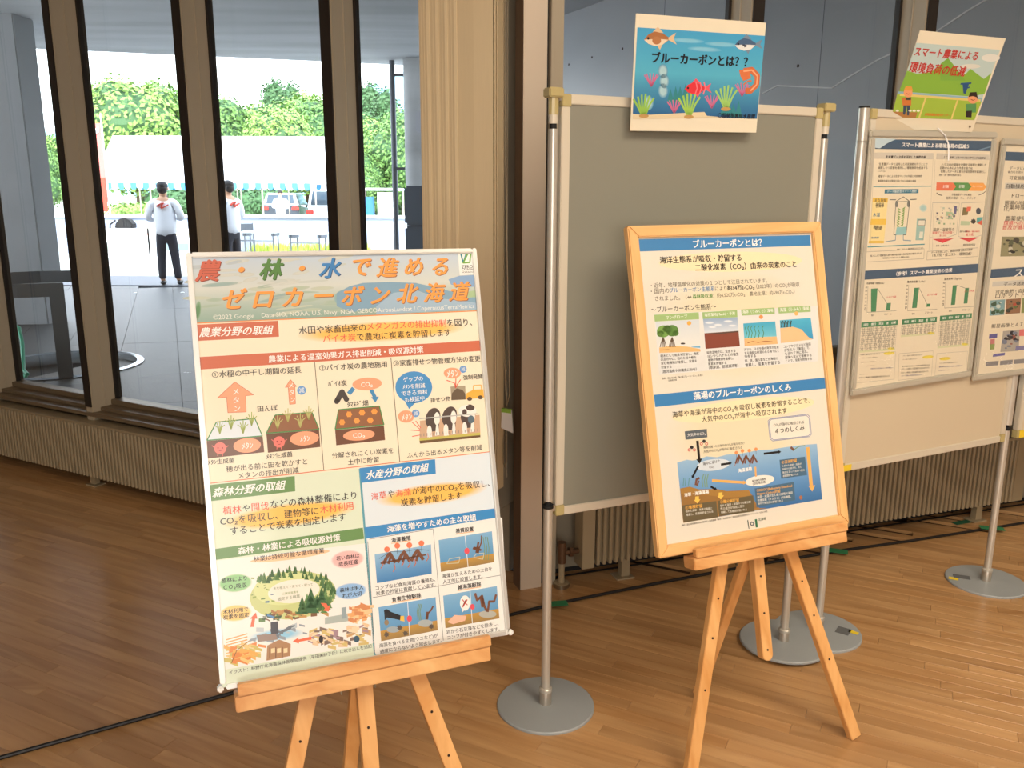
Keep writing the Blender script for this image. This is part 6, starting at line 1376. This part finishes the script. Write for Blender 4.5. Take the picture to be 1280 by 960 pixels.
def tent(x0, x1, y0, y1, ze, zr, lab, canopy=M_tent, stripe=M_tblue, cells=18):
    t = thing('event_tent', lab, 'tent', Matrix.Translation(((x0 + x1) / 2, (y0 + y1) / 2, -0.05)))
    ym = (y0 + y1) / 2
    b = MB(); b.prism([(0, 0)] * 0 or [(x0, ze), (x1, ze), (x1, ze + .03), (x0, ze + .03)], y0, y0 + .03)
    b.poly([(x0, y0, ze), (x1, y0, ze), (x1, ym, zr), (x0, ym, zr)]); b.poly([(x0, y1, ze), (x1, y1, ze), (x1, ym, zr), (x0, ym, zr)]); b.poly([(x0, y0, ze), (x0, y1, ze), (x0, ym, zr)]); b.poly([(x1, y0, ze), (x1, y1, ze), (x1, ym, zr)])
    b.build('roof', canopy, t)
    w = (x1 - x0) / cells
    va = [MB(), MB()]
    for i in range(cells):
        a = x0 + i * w; pts = [(a, ze + .02), (a + w, ze + .02)] + [(a + w * (1 - k / 6), ze - .13 - .12 * math.sin(PI * k / 6)) for k in range(7)]
        va[i % 2].prism(pts, y0 - .02, y0); va[i % 2].prism(pts, y1, y1 + .02)
    va[0].build('valance', stripe, t); va[1].build('valance', M_tent, t)
    for x in (x0 + .05, (x0 + x1) / 2, x1 - .05):
        for y in (y0 + .05, y1 - .05): MB().cyl((x, y, -0.05), (x, y, ze), .03, n=8).build('pole', M_alu, t)
tent(-15.9, -11.65, 33, 37, 1.87, 3.72, 'white event tent with blue scalloped edge, left of the second window post')
tent(-11.6, -7.45, 33, 37, 1.87, 3.72, 'white event tent with blue scalloped edge, right of the second window post')
tent(-19.6, -16.9, 27, 30, 1.9, 3.0, 'bright blue tent glimpsed beside the grey pillar', M_tblue, M_tblue, 8)

# vehicles
M_carw = mat('white car paint', (226, 228, 230), 0.25, coat=0.6); M_carb = mat('silver black car paint', (70, 76, 84), 0.25, 0.4, coat=0.6); M_win = mat('car glass', (70, 84, 96), 0.1, 0.2); M_tail = mat('tail light', (220, 60, 50), 0.3); M_tyre = mat('tyre', (26, 26, 28), 0.8)
def car(x, y, ang, w, l, hb, ht, paint, lab, z=-0.12, upper=None):
    M = yaw((x, y, z), ang); t = thing('car', lab, 'car', M)   # rear towards -y
    b = MB(M); W = w / 2
    b.hexa([(-W, 0, .28), (W, 0, .28), (W, l, .28), (-W, l, .28), (-W * .97, .06, hb), (W * .97, .06, hb), (W * .97, l - .1, hb * .82), (-W * .97, l - .1, hb * .82)]); b.build('body', paint, t, bevel=0.07, smooth=True)
    b = MB(M); b.hexa([(-W * .95, .08, hb - .02), (W * .95, .08, hb - .02), (W * .95, l * .72, hb - .02), (-W * .95, l * .72, hb - .02), (-W * .74, .32, ht), (W * .74, .32, ht), (W * .76, l * .52, ht), (-W * .76, l * .52, ht)]); b.build('cabin', upper or paint, t, bevel=0.05, smooth=True)
    f = lambda u, v, e=0.0: (u * (W * .95 + (W * .74 - W * .95) * v) , .08 + .24 * v - .015 - e, hb - .02 + (ht - hb + .02) * v)
    b = MB(M); b.poly([f(-.82, .18), f(.82, .18), f(.86, .86), f(-.86, .86)]); b.build('rear_window', M_win, t)
    for g in (-1, 1):
        b = MB(M); b.poly([(g * (W * .95 + .012), .5, hb + .04), (g * (W * .95 + .012), l * .66, hb + .04), (g * (W * .78 + .012), l * .52, ht - .08), (g * (W * .78 + .012), .55, ht - .08)]); b.build('side_window', M_win, t)
        MB(M).box(min(g * W * .62, g * W * .98), max(g * W * .62, g * W * .98), -.01, .1, hb - .24, hb - .07).build('tail_light', M_tail, t, bevel=.02)
    MB(M).box(-W * .99, W * .99, -.05, .1, .30, .52).build('bumper', M_tyre if paint != M_carw else paint, t, bevel=.04)
    MB(M).box(-.17, .17, -.02, .03, hb - .30, hb - .14).build('number_plate', M_tent, t)
    for sx in (-1, 1):
        for sy in (.7, l - .8): MB(M).cyl((sx * W * .82, sy, .32), (sx * W * 1.0, sy, .32), .32, n=20).build('wheel', M_tyre, t, smooth=True)
    return t
car(-11.55, 43, 4, 1.85, 4.4, 1.05, 1.66, M_carb, 'dark SUV with silver roof and red tail lights parked behind the low wall', upper=mat('silver car paint', (176, 182, 188), 0.3, 0.3))
car(-8.1, 37.5, 6, 1.7, 3.6, 1.0, 1.85, M_carw, 'white van with a red tail light beside the third window post')
car(-18.0, 31, 60, 1.8, 4.2, 1.0, 1.5, M_carw, 'white car glimpsed between the grey pillar and first window post')
car(-3.0, 42, 8, 1.8, 4.2, 1.0, 1.5, M_carw, 'white car parked behind the slate cabinet and the round column')
tk = thing('utility_truck', 'small white utility truck with a roof frame and a blue drum', 'truck', yaw((-4.75, 30, -0.1), 0)); M = MW[tk]
MB(M).box(-.72, .72, 0, 3.0, .55, .75).build('bed', M_tent, tk, bevel=.02); MB(M).box(-.75, .8, -.1, 2.2, 1.72, 1.80).build('roof_panel', M_carw, tk, bevel=.03)
for x in (-.7, .7):
    for y in (0, 2.1): MB(M).cyl((x, y, .7), (x, y, 1.74), .03, n=8).build('post', M_alu, tk)
MB(M).cyl((-.35, .2, .78), (-.35, .2, 1.5), .28, n=20).build('drum', mat('blue drum', (44, 110, 190), 0.4), tk, smooth=True); MB(M).box(0.05, .68, .15, .4, .75, 1.66).build('cargo_panel', M_tent, tk)
for x in (-.62, .62):
    for y in (.5, 2.5): MB(M).cyl((x - .08, y, .3), (x + .08, y, .3), .3, n=16).build('wheel', M_tyre, tk, smooth=True)

# ------------------------------------------------------------------ trees, hedge, hills
def crown_mesh(name, lumps, n, size, m, seed):
    r = random.Random(seed); V = []; F = []
    tot = sum(a * b for _, a, b in lumps)
    for c, a, b in lumps:
        for k in range(int(n * a * b / tot)):
            u = r.uniform(-1, 1); ph = r.uniform(0, 2 * PI); q = math.sqrt(1 - u * u); rr = r.uniform(.72, 1.04) + .08 * math.sin(5 * ph + 4 * u)
            d = Vector((q * math.cos(ph), q * math.sin(ph), u)); p_ = Vector(c) + Vector((d.x * a, d.y * a, d.z * b)) * rr
            nrm = (d + Vector((r.uniform(-1, 1), r.uniform(-1, 1), r.uniform(-.4, 1))) * .7).normalized(); t1 = nrm.orthogonal().normalized(); t2 = nrm.cross(t1); an = r.uniform(0, 6.3); t1, t2 = t1 * math.cos(an) + t2 * math.sin(an), t2 * math.cos(an) - t1 * math.sin(an)
            s = size * r.uniform(.6, 1.3); i0 = len(V)
            V += [tuple(p_ - t1 * s), tuple(p_ + t2 * s * .6), tuple(p_ + t1 * s), tuple(p_ - t2 * s * .6)]; F.append((i0, i0 + 1, i0 + 2, i0 + 3))
    me = bpy.data.meshes.new(name); me.from_pydata(V, [], F); me.materials.append(m); return me
round_l = [((0, 0, 5.2), 3.0, 2.6), ((-1.8, 0, 4.2), 1.9, 1.8), ((1.9, .3, 4.4), 1.9, 2.0), ((.4, -1.2, 3.6), 2.2, 1.8), ((-.8, .3, 6.6), 1.7, 1.5), ((1.0, 0, 6.3), 1.6, 1.4), ((0, 0, 2.6), 2.4, 1.3)]
tall_l = [((0, 0, 5.5), 1.7, 2.6), ((-.8, 0, 3.8), 1.5, 1.8), ((.8, 0, 4.2), 1.4, 1.9), ((0, 0, 7.6), 1.0, 1.6), ((0, 0, 2.4), 1.8, 1.2)]
crowns = [crown_mesh('crown', round_l, 9500, .15, M_leaf[0], 1), crown_mesh('crown', round_l, 9500, .15, M_leaf[1], 2), crown_mesh('crown', tall_l, 7000, .14, M_leaf[2], 3), crown_mesh('crown', round_l, 9500, .15, M_leaf[2], 4)]
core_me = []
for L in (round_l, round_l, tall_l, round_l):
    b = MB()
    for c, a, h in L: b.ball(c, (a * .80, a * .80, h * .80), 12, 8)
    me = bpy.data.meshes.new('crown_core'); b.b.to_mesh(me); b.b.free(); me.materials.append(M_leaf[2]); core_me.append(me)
tb = MB().cyl((0, 0, -.2), (0, 0, 4.5), .32, .16, n=10); me_tr = bpy.data.meshes.new('trunk'); tb.b.to_mesh(me_tr); tb.b.free(); me_tr.materials.append(M_trunk)
def tree(px, Y, top_px, k, lab, wide=1.0, rot=0):
    x = (px - 640) / 1060 * Y * 0.985; ztop = 1.5 + (242 - top_px) / 1060 * Y; s = (ztop + .1) / (8.1 if k != 2 else 9.2)
    M = Matrix.Translation((x, Y, -.12)) @ Matrix.Rotation(R(rot), 4, 'Z') @ Matrix.Diagonal((s * wide, s * wide, s, 1))
    t = thing('tree', lab, 'tree', M)
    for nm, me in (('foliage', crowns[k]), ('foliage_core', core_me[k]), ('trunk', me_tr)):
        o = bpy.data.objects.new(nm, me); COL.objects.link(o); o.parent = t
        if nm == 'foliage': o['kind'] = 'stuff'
for a in ((180, 58, 106, 0, 'large round bright green tree above the left tent', 1.05, 20), (222, 68, 112, 1, 'round mid-green tree behind the large one, touching the second window post', 0.9, 80), (66, 60, 168, 0, 'light green tree glimpsed beside the grey pillar', 0.8, 10), (52, 45, 178, 1, 'bushy mid-green tree behind the blue tent, by the pillar', .8, 50),
          (283, 66, 128, 1, 'mid-green tree just right of the second window post', 1.0, 150), (316, 76, 136, 0, 'bright green tree in the middle of the third window', .95, 200), (352, 86, 108, 2, 'tall thin dark tree rising above the right tent', 1.0, 0), (352, 58, 140, 0, 'bright low tree above the right part of the tent', 1.0, 250), (388, 76, 122, 0, 'bright green tree against the third window post', 1.0, 300), (372, 97, 112, 2, 'second tall dark tree above the right tent', 1.0, 60), (410, 68, 130, 1, 'mid-green tree hidden mostly by the third window post', 1.0, 30),
          (466, 100, 112, 2, 'tall pale tree behind the others, left of the pipe', 1.1, 20), (486, 88, 118, 2, 'narrow tall tree behind the pipe', 1.1, 90), (474, 54, 152, 0, 'bright green tree between the third post and the pipe', .95, 45), (506, 46, 142, 1, 'mid-green tree behind the pipe and the round column', .95, 120), (545, 62, 132, 3, 'dark green tree right of the round column', 1.0, 200), (458, 45, 190, 1, 'low mid-green tree behind the utility truck', .9, 270)):
    tree(*a)
def hedge(x0, x1, y, h, lab, m, seed, n):
    t = thing('hedge', lab, 'hedge', Matrix.Translation(((x0 + x1) / 2, y, -.12)))
    L = []; r = random.Random(seed); x = x0
    while x < x1: L.append(((x - (x0 + x1) / 2, 0, h * .5), h * .62, h * .52)); x += h * .55
    me = crown_mesh('foliage', L, n, .13, m, seed); o = bpy.data.objects.new('foliage', me); COL.objects.link(o); o.parent = t; o['kind'] = 'stuff'
    b = MB()
    for c, a, q in L: b.ball(c, (a * .82, a * .82, q * .82), 10, 6)
    me = bpy.data.meshes.new('hedge_core'); b.b.to_mesh(me); b.b.free(); me.materials.append(m); o = bpy.data.objects.new('hedge_core', me); COL.objects.link(o); o.parent = t
hedge(-20.5, -13.6, 50.5, 1.9, 'dark green hedge behind the tents, left of the dark SUV', M_leaf[2], 8, 5000)
hedge(-9.4, -3.4, 50, 2.0, 'dark green hedge behind the white van', M_leaf[2], 9, 4500)
hedge(-18, -15.5, 40, 1.2, 'yellow-green bush under the left tent', M_leaf[0], 10, 1500)
# weeds at the foot of the wall
V, F = [], []; r = random.Random(4)
for k in range(1500):
    x = r.uniform(-6.5, -3.6); y = r.uniform(20.9, 21.8); h = r.uniform(.08, .36); a = r.uniform(0, 6.3); i0 = len(V); dx, dy = .03 * math.cos(a), .03 * math.sin(a)
    V += [(x - dx, y - dy, -.01), (x + dx, y + dy, -.01), (x + r.uniform(-.08, .08), y + r.uniform(-.08, .08), h)]; F.append((i0, i0 + 1, i0 + 2))
me = bpy.data.meshes.new('weeds'); me.from_pydata(V, [], F); me.materials.append(mat('yellow green weeds', (160, 180, 70), .8)); o = bpy.data.objects.new('weeds', me); COL.objects.link(o)
tag(o, 'yellow-green weeds growing at the foot of the low wall behind the folding tables', 'weeds', kind='stuff')
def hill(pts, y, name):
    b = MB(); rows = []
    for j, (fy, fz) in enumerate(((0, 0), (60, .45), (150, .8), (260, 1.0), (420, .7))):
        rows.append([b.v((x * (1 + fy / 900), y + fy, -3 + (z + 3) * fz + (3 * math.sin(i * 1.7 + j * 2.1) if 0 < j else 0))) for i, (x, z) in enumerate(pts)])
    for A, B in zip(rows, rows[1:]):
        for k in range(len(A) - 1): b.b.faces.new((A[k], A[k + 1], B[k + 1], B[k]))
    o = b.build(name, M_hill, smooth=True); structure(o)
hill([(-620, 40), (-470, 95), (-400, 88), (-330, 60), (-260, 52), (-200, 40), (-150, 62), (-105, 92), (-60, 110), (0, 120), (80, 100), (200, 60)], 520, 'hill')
